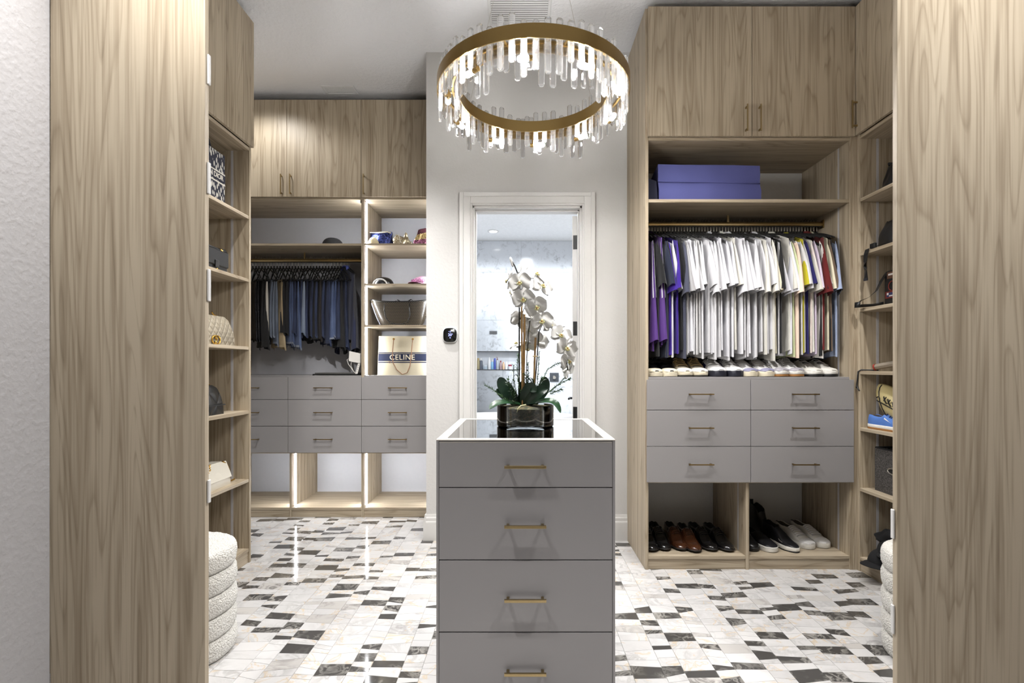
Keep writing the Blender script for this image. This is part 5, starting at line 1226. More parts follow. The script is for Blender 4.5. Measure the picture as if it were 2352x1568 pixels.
# black flap bag
Xf = -1.70; y1 = ty(524, Xf); y0 = y1 - .26
BLL = simple('black_calf', rgb(17, 17, 18), .5, nscale=200, nstr=.08); BLQ = simple('black_quilt', rgb(14, 14, 15), .35, nscale=200, nstr=.06)
t = empty('handbag', (Xf - .05, (y0 + y1) / 2, LZ[1]), 'plain black leather flap bag with folded handle on the second left shelf', 'handbag')
MB().box(Xf - .10, Xf - .004, y0, y1, LZ[1], LZ[1] + .118).build('body', BLL, t, bevel=.006)
MB().box(Xf - .10, Xf + .003, y0 - .003, y1 + .003, LZ[1] + .032, LZ[1] + .122).build('flap', BLL, t, bevel=.006)
MB().box(Xf + .002, Xf + .008, y1 - .135, y1 - .10, LZ[1] + .02, LZ[1] + .06).build('clasp_tab', BLQ, t, bevel=.002)
mb = MB(); mb.tube([(Xf - .03, y0, LZ[1] + .13), (Xf - .03, y1 - .03, LZ[1] + .130), (Xf - .03, y1 + .01, LZ[1] + .137), (Xf - .03, y1 + .03, LZ[1] + .125), (Xf - .03, y1 + .015, LZ[1] + .112), (Xf - .03, y1 - .02, LZ[1] + .12)], .012, 10); mb.build('handle', BLL, t, smooth=True)
mb = MB(); mb.tube([(Xf - .03, y1 - .045, LZ[1] + .131), (Xf - .03, y1 - .022, LZ[1] + .131)], .0135, 12); mb.build('handle_ring', GOLD, t)
mb = MB(); mb.tube([(Xf + .006, y1 - .15, LZ[1] + .006), (Xf + .008, y1 - .12, LZ[1] + .012), (Xf + .006, y1 - .09, LZ[1] + .006)], .003, 6); mb.build('chain', GOLD, t)
# beige quilted bag with gold emblem
def quilt_mat(name, c, sc_, rough=.5):
    m, nt, b = new_mat(name); b.inputs['Base Color'].default_value = c; b.inputs['Roughness'].default_value = rough; L = nt.links.new
    tc = N(nt, 'ShaderNodeTexCoord'); sp = N(nt, 'ShaderNodeSeparateXYZ'); L(tc.outputs['Object'], sp.inputs[0]); hs = []
    for sg in (1, -1):
        a = N(nt, 'ShaderNodeMath', operation='MULTIPLY_ADD'); a.inputs[1].default_value = sg * .9; L(sp.outputs['Z'], a.inputs[0]); L(sp.outputs['Y'], a.inputs[2])
        k_ = N(nt, 'ShaderNodeMath', operation='MULTIPLY'); k_.inputs[1].default_value = sc_ * PI; L(a.outputs[0], k_.inputs[0])
        s_ = N(nt, 'ShaderNodeMath', operation='SINE'); L(k_.outputs[0], s_.inputs[0]); ab = N(nt, 'ShaderNodeMath', operation='ABSOLUTE'); L(s_.outputs[0], ab.inputs[0]); hs.append(ab)
    mn = N(nt, 'ShaderNodeMath', operation='MINIMUM'); L(hs[0].outputs[0], mn.inputs[0]); L(hs[1].outputs[0], mn.inputs[1])
    pw_ = N(nt, 'ShaderNodeMath', operation='POWER'); pw_.inputs[1].default_value = .5; L(mn.outputs[0], pw_.inputs[0]); bump(nt, b, pw_.outputs[0], .9, .006); return m
Xf = -1.685; y1 = ty(541, Xf); y0 = y1 - .30
t = empty('handbag', (Xf - .05, (y0 + y1) / 2, LZ[2]), 'taupe quilted flap bag with round gold emblem on the third left shelf', 'handbag')
def bagprof(Xf, y0, y1, z, h, d, ins, name, mat, par, rnd=.02):
    rings = []
    for k in range(11):
        v = k / 10; e = ins * v ** 1.6 + (rnd * (1 - math.sqrt(max(0, 1 - ((v - .85) / .15) ** 2))) if v > .85 else 0)
        xf = Xf - .03 * v; dd = d * (1 - .35 * v); b_ = .010 * math.sin(PI * v)
        rings.append([(xf + b_ - .004, y0 + e, z + h * v), (xf + b_, y0 + e + .01, z + h * v), (xf + b_ * 1.6, (y0 + y1) / 2, z + h * v), (xf + b_, y1 - e - .01, z + h * v), (xf + b_ - .004, y1 - e, z + h * v), (xf - dd + .004, y1 - e, z + h * v), (xf - dd, y1 - e - .01, z + h * v), (xf - dd, y0 + e + .01, z + h * v), (xf - dd + .004, y0 + e, z + h * v)])
    return MB().loft(rings).build(name, mat, par, smooth=55)
bagprof(Xf, y0, y1, LZ[2], .165, .10, .035, 'body', quilt_mat('taupe_quilt', rgb(150, 140, 122), 22), t)
ey, ez = ty(494, Xf) , zpx(780, ty(494, Xf))
def ringpts(cy, cz, a, b_, q0, q1, x, n_=16): return [(x, cy + a * math.cos(q0 + (q1 - q0) * k / n_), cz + b_ * math.sin(q0 + (q1 - q0) * k / n_)) for k in range(n_ + 1)]
mb = MB(); X2 = Xf + .006
mb.tube(ringpts(ey - .012, ez, .024, .021, PI * .5, PI * 1.5, X2), .0045, 8); mb.tube(ringpts(ey + .012, ez, .024, .021, -PI * .5, PI * .5, X2), .0045, 8)
mb.tube([(X2, ey - .012, ez + .021), (X2, ey + .012, ez + .021)], .0045, 8); mb.tube([(X2, ey - .012, ez - .021), (X2, ey + .012, ez - .021)], .0045, 8)
mb.tube([(X2, ey - .006, ez + .02), (X2, ey - .006, ez + .004)], .004, 6); mb.tube([(X2, ey + .006, ez + .012), (X2, ey + .006, ez - .006)], .004, 6); mb.tube([(X2, ey - .004, ez - .006), (X2, ey - .004, ez - .02)], .004, 6)
mb.build('emblem', GOLD, t, smooth=True)
mb = MB(); mb.tube([(Xf - .05, y1 - .15, LZ[2] + .185), (Xf - .05, y1 - .135, LZ[2] + .172), (Xf - .05, y1 - .11, LZ[2] + .168)], .0035, 8); mb.build('chain', GOLD, t)
# black quilted bag
Xf = -1.70; y1 = ty(515.5, Xf); y0 = y1 - .26
t = empty('handbag', (Xf - .05, (y0 + y1) / 2, LZ[3]), 'black quilted leather bag on the fourth left shelf', 'handbag')
bagprof(Xf, y0, y1, LZ[3], .165, .12, .03, 'body', quilt_mat('black_diamond_quilt', rgb(16, 16, 17), 9, .38), t, .03)
MB().box(Xf - .016, Xf + .011, y0 + .02, y1 - .006, LZ[3] + .050, LZ[3] + .056).build('flap_edge', BLL, t, bevel=.002)
mb = MB(); mb.tube([(Xf - .05, y1 - .12, LZ[3] + .166), (Xf - .05, y1 - .09, LZ[3] + .171), (Xf - .05, y1 - .06, LZ[3] + .166)], .004, 8); mb.build('chain', GOLD, t)
# white flap bag with gold monogram
Xf = -1.69; y1 = ty(536, Xf); y0 = y1 - .26; IV = simple('ivory_leather', rgb(214, 208, 194), .4, nscale=300, nstr=.05)
t = empty('handbag', (Xf - .05, (y0 + y1) / 2, LZ[4]), 'ivory flap bag with gold monogram and chain on the fifth left shelf', 'handbag')
bagprof(Xf - .012, y0, y1, LZ[4], .136, .10, .028, 'body', IV, t, .012)
rings = []
for v in (.30, .5, .75, 1.0):
    xf = Xf + .002 - .03 * v; e = .028 * v ** 1.6; rings.append([(xf, y0 + e, LZ[4] + .136 * v), (xf, y1 - e + .002, LZ[4] + .136 * v + .001), (xf - .004, y1 - e + .002, LZ[4] + .136 * v + .001), (xf - .004, y0 + e, LZ[4] + .136 * v)])
MB().loft(rings).build('flap', IV, t, bevel=.001)
ey = ty(484, Xf); ez = zpx(1078, ey)
for k, (ch__, dy, dz, sz) in enumerate((('Y', .0, .014, .032), ('S', .004, .0, .034), ('L', -.010, -.012, .026))):
    text('monogram', ch__, sz, GOLD, t, (Xf - .0065, ey + dy, ez + dz), '+x', .0015, .0006)
mb = MB(); mb.tube([(Xf - .03, y1 - .06, LZ[4] + .138), (Xf - .03, y1 - .02, LZ[4] + .12), (Xf - .03, y1 + .004, LZ[4] + .085)], .005, 8); mb.tube([(Xf - .03, y1 + .002, LZ[4] + .006), (Xf - .04, y1 + .05, LZ[4] + .005), (Xf - .035, y1 + .075, LZ[4] + .008)], .0042, 8); mb.build('chain', GOLD, t)
# right wardrobe top shelf
DB = simple('blue_nonwoven', rgb(84, 88, 146), .8, nscale=500, nstr=.15, ndist=.0006)
Yd = 3.09; zsr = zr(456.5)
t = empty('storage_bag', (xpx(1632, Yd), Yd + .18, zsr), 'folded periwinkle blue fabric storage bag on the top right shelf', 'storage bag')
def q_(px, py): return (xpx(px, Yd), zpx(py, Yd))
b0, b1, m0, m1, t0, t1 = q_(1514.5, 453.5), q_(1750.5, 455), q_(1513, 415), q_(1748, 420), q_(1512, 376), q_(1746.5, 379.5)
zb = zsr
rings = []
for (l, r), dy in (((b0, b1), .012), ((((b0[0] + m0[0]) / 2, (b0[1] + m0[1]) / 2), ((b1[0] + m1[0]) / 2, (b1[1] + m1[1]) / 2)), .0), ((m0, m1), .014), ((((t0[0] + m0[0]) / 2, (t0[1] + m0[1]) / 2), ((t1[0] + m1[0]) / 2, (t1[1] + m1[1]) / 2)), .004), ((t0, t1), .006)):
    n_ = 9; fr = []
    for k in range(n_):
        u = k / (n_ - 1); fr.append((l[0] + (r[0] - l[0]) * u, Yd + dy + .003 * math.sin(7 * u + 20 * dy), max(zb, l[1] + (r[1] - l[1]) * u) if dy != .012 else zb))
    rings.append(fr + [(r[0] - .02, Yd + .36, fr[-1][2]), (l[0] + .03, Yd + .36, fr[0][2])])
MB().loft(rings).build('body', DB, t, smooth=35)
mb = MB(); mb.tube([(m0[0] + (m1[0] - m0[0]) * k / 8, Yd + .011, m0[1] + (m1[1] - m0[1]) * k / 8) for k in range(9)], .003, 6); mb.build('seam_fold', DB, t, smooth=True)
t = empty('fabric_bag', (xpx(1495, 3.2), 3.25, zsr), 'dark navy fabric bag in the shadow left of the blue storage bag', 'storage bag')
mb = MB(); mb.prism([(xpx(1486, 3.1) , zsr), (xpx(1486, 3.1), zsr + .15), (xpx(1507, 3.1), zsr + .13), (xpx(1511, 3.1), zsr)], 'y', 3.09, 3.42); mb.build('body', simple('dark_navy_cloth', rgb(22, 24, 44), .9), t, bevel=.004)
# right tower gear (shelves face -X)
def tyr(px, X): return X * FPX / (px - VX)
t = empty('camera_pouch', (2.12, 2.84, RZ[0]), 'black pouch on the topmost right tower shelf', 'pouch')
pouch_mb(.16, .17, .155, .75, .7, .05, 31, .006, c=(0, 0, 0)).build('body', BLKN, t, smooth=True, local=True)
mb = MB(); mb.tube([(-.02, .03, .15), (-.03, .06, .165), (.0, .085, .15), (.03, .09, .10)], .008, 8); mb.build('strap', BLKN, t, local=True)
t = empty('belt_bag', (2.11, 2.845, RZ[1]), 'black rounded bag whose webbing strap hangs over the second right shelf', 'bag')
pouch_mb(.16, .24, .15, .7, .5, .12, 33, .006, c=(0, 0, 0)).build('body', BLKN, t, smooth=True, local=True)
xs_ = RTX - .004; mb = MB()
def strip(pts, wdt, th=.0025):
    rings = []
    for (x, y, z, tw) in pts:
        dy, dx = math.cos(tw) * wdt / 2, math.sin(tw) * wdt / 2
        rings.append([(x - dx, y - dy, z), (x + dx, y + dy, z), (x + dx + th, y + dy, z + th * .3), (x - dx + th, y - dy, z + th * .3)])
    return MB().loft(rings)
yst = tyr(1990, xs_); zz1 = lambda py: zpx(py, yst)
b = strip([(2.05, yst - .12, RZ[1] + .02, 0), (2.0, yst - .03, RZ[1] + .012, .2), (xs_ + .004, yst, RZ[1] + .006, 0), (xs_ - .004, yst, RZ[1] - .02, 0), (xs_ - .006, yst + .003, zz1(600), .1), (xs_ - .006, yst + .003, zz1(612), 1.1), (xs_ - .006, yst, zz1(620), .3), (xs_ - .006, yst - .003, zz1(643), 0)], .034).build('strap', BLKN, t)
mb = MB(); mb.box(xs_ + .004, xs_ + .02, yst - .06, yst - .02, RZ[1] + .002, RZ[1] + .03); mb.build('buckle', BLACKM, t, bevel=.003)
MB().box(xs_ - .009, xs_ - .003, yst - .018, yst + .012, zz1(645), zz1(639)).build('strap_end', simple('strap_end_cap', rgb(40, 40, 44), .3), t)
t = empty('waist_pack', (2.12, 2.78, RZ[2]), 'black waist pack covered in colorful patches on the third right shelf', 'bag')
y1 = tyr(2028, 2.06)
MB().box(2.06, 2.16, y1 - .22, y1, RZ[2], RZ[2] + .20).build('body', BLKN, t, bevel=.018)
ypx = lambda px: tyr(px, 2.057)
RED = simple('red_patch', rgb(110, 34, 24), .7); PWH = simple('white_patch', rgb(196, 190, 184), .7); PBR = simple('brown_patch', rgb(84, 56, 40), .7); PBL = simple('blue_patch', rgb(40, 44, 84), .7)
def patchbox(name, pxa, pxb, pya, pyb, mat, th=.002):
    ya, yb_ = ypx(pxa), ypx(pxb); MB().box(2.060 - th, 2.0605, yb_, ya, zpx(pyb, ya), zpx(pya, ya)).build(name, mat, t)
patchbox('patch', 2037, 2062, 626, 641, PBR); patchbox('patch_border', 2033, 2062, 671, 686, RED); patchbox('patch', 2036, 2062, 673, 683, PBL, .003); patchbox('patch_mark', 2040, 2050, 629, 633, PWH, .003); patchbox('patch_mark', 2037, 2041, 673, 678, PWH, .0035); patchbox('patch_mark', 2042, 2050, 678, 681, PWH, .0035)
mb = MB(); cy, cz = ypx(2048), zpx(656, ypx(2048)); mb.tube(ringpts(cy, cz, .026, .026, 0, 2 * PI, 2.0585, 20), .003, 6); mb.build('round_patch', RED, t)
yl_ = lambda px: tyr(px, 2.0)
b = strip([(2.07, ypx(2030), RZ[2] + .19, 0), (2.04, tyr(2024, 2.04), zpx(645, 2.9), 0), (2.0, yl_(2012), zpx(668, 2.88), .2), (1.985, tyr(1995, 1.985), zpx(682, 2.9), .5), (1.965, tyr(1977, 1.965), zpx(690, 2.95), .8), (1.955, tyr(1970, 1.955), zpx(697, 2.96), 1.0)], .024).build('strap', BLKN, t)
mb = MB(); mb.tube([(1.955, tyr(1970, 1.955), zpx(694, 2.96)), (1.952, tyr(1969, 1.952), zpx(703, 2.96)), (1.975, tyr(1978, 1.975), RZ[2] + .012), (2.02, yl_(2005) + .02, RZ[2] + .012), (2.06, ypx(2028), RZ[2] + .02)], [.020, .022, .012, .010, .012], 8, flat=.5); mb.build('belt', BLKN, t, smooth=True)
# racket
t = empty('tennis_racket', (2.08, 2.80, RZ[3]), 'racket with gray wrapped grip and red butt cap on the fourth right shelf', 'racket')
a = Vector((2.035, tyr(2012, 2.035), RZ[3] + .024)); bq = Vector((2.12, 2.74, RZ[3] + .062)); d = (bq - a).normalized()
mb = MB(); pts = []; rad = []
for k in range(25): pts.append(a + (bq - a) * (k / 24)); rad.append(.0165 + .0014 * abs(math.sin(k * PI / 3)))
mb.tube(pts, rad, 8); mb.build('grip', simple('gray_overgrip', rgb(128, 118, 104), .8), t, smooth=30)
mb = MB(); mb.tube([a - d * .008, a], .0185, 12); mb.build('butt_cap', simple('red_cap', rgb(140, 40, 26), .5), t)
me = text_mesh('W', .022, .0006, .0006); me.materials.clear(); me.materials.append(WHITE); q = (-d).to_track_quat('Z', 'Y').to_matrix().to_4x4()
me.transform(Matrix.Translation(a - d * .0085 - WL[t.name]) @ q); link('cap_letter', me, None, t)
mb = MB(); mb.tube([bq, bq + d * .12, bq + d * .2], [.013, .011, .011], 8); mb.build('shaft', BLACKM, t)
mb = MB(); hc = bq + d * .34; sd = Vector((0, 0, 1)); fw_ = Vector((-d.y, d.x, 0)).normalized()
mb.tube([hc + d * .15 * math.cos(q) + fw_ * .11 * math.sin(q) for q in [2 * PI * k / 28 for k in range(29)]], .010, 6); mb.build('hoop', BLACKM, t)
t = empty('drawstring', (2.02, 2.93, RZ[3]), 'black drawstring cord hanging over the edge of the racket shelf', 'cord')
ys = tyr(1976, 1.99)
mb = MB(); mb.tube([(2.05, tyr(2018, 2.05), RZ[3] + .006), (2.02, tyr(1998, 2.02), RZ[3] + .006), (1.995, ys, RZ[3] + .007), (1.98, tyr(1971, 1.98) , RZ[3] - .002), (1.978, tyr(1969.5, 1.978), zpx(872, 2.99)), (1.978, tyr(1968, 1.978), zpx(886, 2.99)), (1.977, tyr(1971, 1.977), zpx(893, 2.99)), (1.977, tyr(1974, 1.977), zpx(897, 2.99))], .004, 8)
mb.ball((1.978, tyr(1968.5, 1.978), zpx(889, 2.99)), .007, 8, 6); mb.build('cord', BLKN, t, smooth=True)
# baseball glove over the sneaker
t = empty('baseball_glove', (2.11, 2.79, RZ[4]), 'cream leather baseball glove with black lacing resting on the blue sneaker', 'glove')
GLV = simple('cream_glove_leather', rgb(196, 180, 130), .5, nscale=200, nstr=.1)
g0 = Vector((2.085, 2.955, RZ[4] + .165))
rings = []
for k in range(11):
    v = k / 10; c = g0 + Vector((.02 * v, -.30 * v, .02 * math.sin(PI * v) - .11 * v)); hw, hd = .055 + .05 * math.sin(PI * min(1, v + .25)) * (1 - .3 * v), .035 + .03 * math.sin(PI * v)
    if k == 0: hw, hd = .035, .022
    rings.append([c + Vector((hd * math.sin(a), .04 * math.cos(a), hw * math.cos(a))) for a in [2 * PI * q / 20 for q in range(20)]])
MB().loft(rings).build('body', GLV, t, smooth=True)
mb = MB(); mb.tube([rings[k][15] + Vector((-.002, 0, 0)) for k in range(1, 11)], .0035, 6); mb.tube([rings[2][q] * 1.0 + Vector((-.002, 0, 0)) for q in range(10, 20)], .003, 6)
rl = random.Random(2)
for k in range(4, 10):
    p = rings[k][16]; mb.tube([p + Vector((-.004, .01, .02)), p + Vector((-.008, 0, 0)), p + Vector((-.006, -.014, -.018))], .0034, 6); mb.tube([p + Vector((-.006, -.012, .018)), p + Vector((-.009, .004, -.004))], .003, 6)
mb.build('lacing', simple('black_rawhide', rgb(16, 14, 12), .6), t, smooth=True)
for v_ in range(3):
    k = 7 + v_; p = rings[k][2]
    mb = MB(); mb.tube([p + Vector((-.01, -.01, -.01)), p + Vector((-.02, -.05, .012)), p + Vector((-.01, -.10, -.01))], [.02, .019, .012], 10); mb.build('finger', GLV, t, smooth=True)
mb = MB(); pc = rings[1][15] + Vector((-.004, -.01, .012)); mb.tube([pc + Vector((0, .016 * math.cos(q), .013 * math.sin(q))) for q in [.5 + 2 * PI * .82 * j / 12 for j in range(13)]], .0028, 6); mb.build('round_mark', simple('black_rawhide_mark', rgb(20, 18, 14), .6), t)
# gray bin with clothes
y1 = tyr(2009.5, 2.045); y0 = y1 - .34
t = empty('storage_bin', (2.17, (y0 + y1) / 2, RZ[5]), 'charcoal tweed storage bin with metal grommet on the lowest right shelf', 'storage bin')
def tweed():
    m, nt, b = new_mat('charcoal_tweed'); b.inputs['Roughness'].default_value = .9; tc = N(nt, 'ShaderNodeTexCoord'); nz = N(nt, 'ShaderNodeTexNoise', i_Scale=260.0, i_Detail=2.0); nt.links.new(tc.outputs['Object'], nz.inputs['Vector'])
    r = ramp(nt, [(.38, rgb(40, 38, 37)), (.62, rgb(92, 88, 85))]); nt.links.new(nz.outputs['Fac'], r.inputs[0]); nt.links.new(r.outputs[0], b.inputs['Base Color']); bump(nt, b, nz.outputs['Fac'], .3, .001); return m
TW = tweed(); zt_ = RZ[5] + .245; mb = MB(); th_ = .006
for (a, b_, c, d_) in ((2.045, 2.051, y0, y1), (2.295, 2.301, y0, y1), (2.051, 2.295, y1 - .006, y1), (2.051, 2.295, y0, y0 + .006)): mb.box(a, b_, c, d_, RZ[5], zt_)
mb.box(2.051, 2.295, y0 + .006, y1 - .006, RZ[5], RZ[5] + .006); mb.build('body', TW, t)
mb = MB(); mb.tube([(2.048, y1 - .003, zt_), (2.048, y0 + .003, zt_), (2.298, y0 + .003, zt_), (2.298, y1 - .003, zt_), (2.048, y1 - .003, zt_)], .005, 6); mb.build('rim', BLKF, t)
gy, gz = tyr(2050, 2.044), zpx(1083, tyr(2050, 2.044)); mb = MB(); mb.tube(ringpts(gy, gz, .036, .016, 0, 2 * PI, 2.0435, 24), .0045, 8); mb.build('grommet', CHROME, t, smooth=True)
mb = MB(); mb.tube([(2.0448, gy, gz), (2.0442, gy, gz)], .001, 6); mb = MB().add(ringpts(gy, gz, .034, .014, 0, 2 * PI * 23 / 24, 2.0444, 23), [tuple(range(24))]); mb.build('hand_hole', BLACKM, t)
t = empty('folded_shirt', (2.17, (y0 + y1) / 2 + .02, RZ[5] + .02), 'lilac gray garment bundled inside the tweed bin', 'clothing')
pouch_mb(.20, .28, .265, .7, .75, .1, 44, .014, drop=.05).build('body', simple('lilac_gray_cloth', rgb(116, 112, 132), .9), t, smooth=True, local=True)
# black caps heaped on the right tower floor
cap_thing((2.065, 2.875, RZ[6]), math.radians(-72), 'black cap at the bottom of the heap on the right tower floor', BLKF, BLKF, .185, .085, True, 'black caps on the right tower floor')
cap_thing((2.10, 2.86, RZ[6] + .06), math.radians(-48), 'black cap lying on top of the heap on the right tower floor', BLKF, BLKF, .18, .085, True, 'black caps on the right tower floor')
t = empty('folded_garment', (2.13, 2.87, RZ[6] + .12), 'black folded garment crumpled over the heap of caps', 'clothing', None, math.radians(20))
pouch_mb(.17, .22, .09, .7, .6, .12, 51, .012, drop=.04).build('body', BLKF, t, smooth=True, local=True)

# ------------------------------------------------------------------ orchid on the island
OY = 2.15; VXC = P(1206.5, 900, OY).x
orc = empty('potted_orchid', (VXC, OY, IZ), 'white phalaenopsis orchid arrangement in a round glass bowl on the island', 'potted plant')
R0 = 0.119; VH = 0.088; zg = IZ
mb = MB(); mb.lathe([(0.001, 0.0), (R0 - .004, 0.0), (R0, .004), (R0, VH - .002), (R0 - .002, VH), (R0 - .005, VH - .002), (R0 - .005, .009), (0.001, .009)], 64, (VXC, OY, zg)); mb.build('glass_bowl', VASEG, orc, smooth=40)
def soil():
    m, nt, b = new_mat('moss_and_bark'); b.inputs['Roughness'].default_value = .9; tc = N(nt, 'ShaderNodeTexCoord'); mpn = N(nt, 'ShaderNodeMapping'); mpn.inputs['Scale'].default_value = (42, 42, 80); nt.links.new(tc.outputs['Object'], mpn.inputs[0]); nz = N(nt, 'ShaderNodeTexNoise', i_Scale=1.0, i_Detail=5.0, i_Distortion=1.5); nt.links.new(mpn.outputs[0], nz.inputs['Vector'])
    r = ramp(nt, [(.32, rgb(28, 25, 18)), (.5, rgb(66, 68, 42)), (.6, rgb(98, 82, 58)), (.72, rgb(150, 134, 106))]); nt.links.new(nz.outputs['Fac'], r.inputs[0]); nt.links.new(r.outputs[0], b.inputs['Base Color']); bump(nt, b, nz.outputs['Fac'], .8, .01); return m
mb = MB(); mb.lathe([(0.001, .0095), (R0 - .0062, .0095), (R0 - .0062, VH - .012), (R0 - .03, VH - .004), (0.001, VH + .004)], 48, (VXC, OY, zg)); mb.build('moss_fill', soil(), orc, smooth=40)
def OP(px, py, dy=0.0): return P(px, py, OY + dy)
LEAF = simple('orchid_leaf', rgb(34, 66, 40), .28, nscale=60, nstr=.05, var=.12); LEAFD = simple('orchid_leaf_dark', rgb(22, 44, 30), .3, nscale=60, nstr=.05, var=.12)
def leaf(pts, wd, mat, up=Vector((0, -.3, 1)), fold=.25):
    pts = [Vector(p) for p in pts]; n_ = len(pts); rows = []
    # resample
    fine = []
    for k in range(15):
        u = k / 14 * (n_ - 1); i = min(int(u), n_ - 2); f = u - i
        p0, p1 = pts[i], pts[i + 1]; pm = pts[max(0, i - 1)]; pn = pts[min(n_ - 1, i + 2)]
        fine.append(0.5 * ((2 * p0) + (p1 - pm) * f + (2 * pm - 5 * p0 + 4 * p1 - pn) * f * f + (3 * p0 - pm - 3 * p1 + pn) * f ** 3))
    for k in range(15):
        v = k / 14; t_ = (fine[min(14, k + 1)] - fine[max(0, k - 1)]).normalized(); s_ = t_.cross(up).normalized(); nn_ = s_.cross(t_).normalized()
        w_ = wd * (math.sin(PI * min(1, (v * .86 + .10))) ** .55) * (1 if v < .8 else math.sqrt(max(.02, 1 - ((v - .8) / .2) ** 2)))
        if k == 14: w_ = .001
        rows.append([fine[k] + s_ * w_ * c_ + nn_ * (abs(c_) ** 1.5) * w_ * fold for c_ in (-1, -.66, -.33, 0, .33, .66, 1)])
    mb = MB(); mb.loft(rows, False, False); back = [[p - Vector((0, 0, 0)) + (Vector((0, .0012, -.0012))) for p in r_] for r_ in rows]; mb.loft(back, False, False)
    return mb.build('leaf', mat, orc, smooth=True)
leaf([OP(1200, 930, -.02), OP(1165, 925, -.05), OP(1140, 928, -.075), OP(1124, 939, -.085)], .026, LEAF)
leaf([OP(1212, 930, -.03), OP(1245, 923, -.07), OP(1272, 925, -.085), OP(1288, 948, -.085)], .028, LEAF)
leaf([OP(1215, 930, .0), OP(1250, 920, .03), OP(1272, 922, .04), OP(1286, 929, .04)], .02, LEAF)
leaf([OP(1192, 930, .0), OP(1170, 905, .0), OP(1155, 880, .01), OP(1158, 868, .02)], .030, LEAFD, Vector((.3, -1, .2)), .1)
leaf([OP(1192, 930, .04), OP(1160, 910, .06), OP(1140, 893, .06)], .018, LEAFD, Vector((0, -1, .4)), .2)
leaf([OP(1207, 932, -.03), OP(1225, 912, -.045), OP(1242, 897, -.05), OP(1258, 893, -.05)], .026, LEAFD, Vector((-.2, -1, .4)), .3)
leaf([OP(1203, 930, -.02), OP(1208, 905, -.03), OP(1220, 890, -.04), OP(1232, 899, -.06)], .024, LEAFD, Vector((-.3, -1, .2)), .2)
leaf([OP(1220, 930, .02), OP(1245, 900, .03), OP(1250, 878, .04), OP(1242, 870, .05)], .026, LEAFD, Vector((-.3, -1, .2)), .1)
leaf([OP(1200, 930, .0), OP(1202, 900, .0), OP(1198, 875, .01)], .022, LEAFD, Vector((0, -1, .1)), .3)
BAM = simple('bamboo', rgb(176, 138, 88), .5, nscale=80, nstr=.05, var=.12); STEM = simple('dark_stem', rgb(24, 22, 18), .6); GST = simple('green_stem', rgb(90, 84, 50), .6); TIE = simple('raffia_tie', rgb(206, 178, 122), .7)
def stake(p, q, r_):
    mb = MB(); pts, rad = [], []
    for k in range(13):
        v = k / 12; pts.append(p.lerp(q, v)); rad.append(r_ * (1.18 if k % 4 == 2 else 1.0))
    mb.tube(pts, rad, 10); mb.build('bamboo_stake', BAM, orc, smooth=40)
stake(OP(1200, 932, -.02), OP(1198, 702, .0), .0036); stake(OP(1202, 925, .0), OP(1205, 722, .0), .0046); stake(OP(1226, 890, .0), OP(1230, 775, .0), .0042)
def stem(pts, r_, mat=STEM):
    mb = MB(); mb.tube(pts, r_, 8); mb.build('stem', mat, orc, smooth=True)
stem([OP(1192.5, 932, .0), OP(1192.5, 800, .0), OP(1193, 690, .0), OP(1195, 655, .0), OP(1190, 630, .0), OP(1182, 610, .0), OP(1176, 600, .0)], .0030)
stem([OP(1225, 925, .01), OP(1233, 830, .01), OP(1238, 762, .0), OP(1250, 735, -.01), OP(1275, 755, -.02), OP(1297, 800, -.03), OP(1304, 850, -.03)], .0026)
stem([OP(1208, 930, .02), OP(1210, 820, .02), OP(1216, 745, .01), OP(1219, 720, 0), OP(1205, 705, 0), OP(1190, 745, 0.01)], .0018)
stem([OP(1208, 790, .02), OP(1214, 755, .02), OP(1219, 732, .02)], .0014, GST); stem([OP(1232, 755, .0), OP(1222, 738, .0)], .0013, GST)
for px, py in ((1196, 703), (1229, 818)):
    mb = MB(); mb.tube([OP(px - 3, py, -.012), OP(px + 3, py, -.014), OP(px + 5, py, 0), OP(px, py, .008), OP(px - 5, py, 0), OP(px - 3, py, -.012)], .0022, 6); mb.build('tie', TIE, orc)
PET = simple('orchid_petal', rgb(238, 236, 232), .6, nscale=50, nstr=.08, ndist=.001, var=.015); PET.node_tree.nodes['Principled BSDF'].inputs['Subsurface Weight'].default_value = .25; PET.node_tree.nodes['Principled BSDF'].inputs['Subsurface Radius'].default_value = (.01, .01, .01)
LIP = simple('orchid_lip', rgb(226, 218, 150), .5, var=.1); THR = simple('orchid_throat', rgb(190, 130, 50), .5)
def petal(mb, ang, L_, W_, z0=.0, cup=.2, base=.004, ph=0.0):
    rows = []
    for i in range(9):
        v = i / 8; r_ = base + L_ * v; w_ = W_ * math.sin(PI * (v * .93 + .045)) ** .62
        row = []
        for j in range(9):
            u = -1 + j / 4; x = r_ * (1 - .06 * u * u * v); y = w_ * u; z = z0 + cup * L_ * (v ** 2) * .5 - cup * .35 * w_ * (u * u) + .0035 * math.sin(5 * v + 3 * u + ph)
            row.append((x * math.cos(ang) - y * math.sin(ang), x * math.sin(ang) + y * math.cos(ang), z))
        rows.append(row)
    mb.loft(rows, False, False)
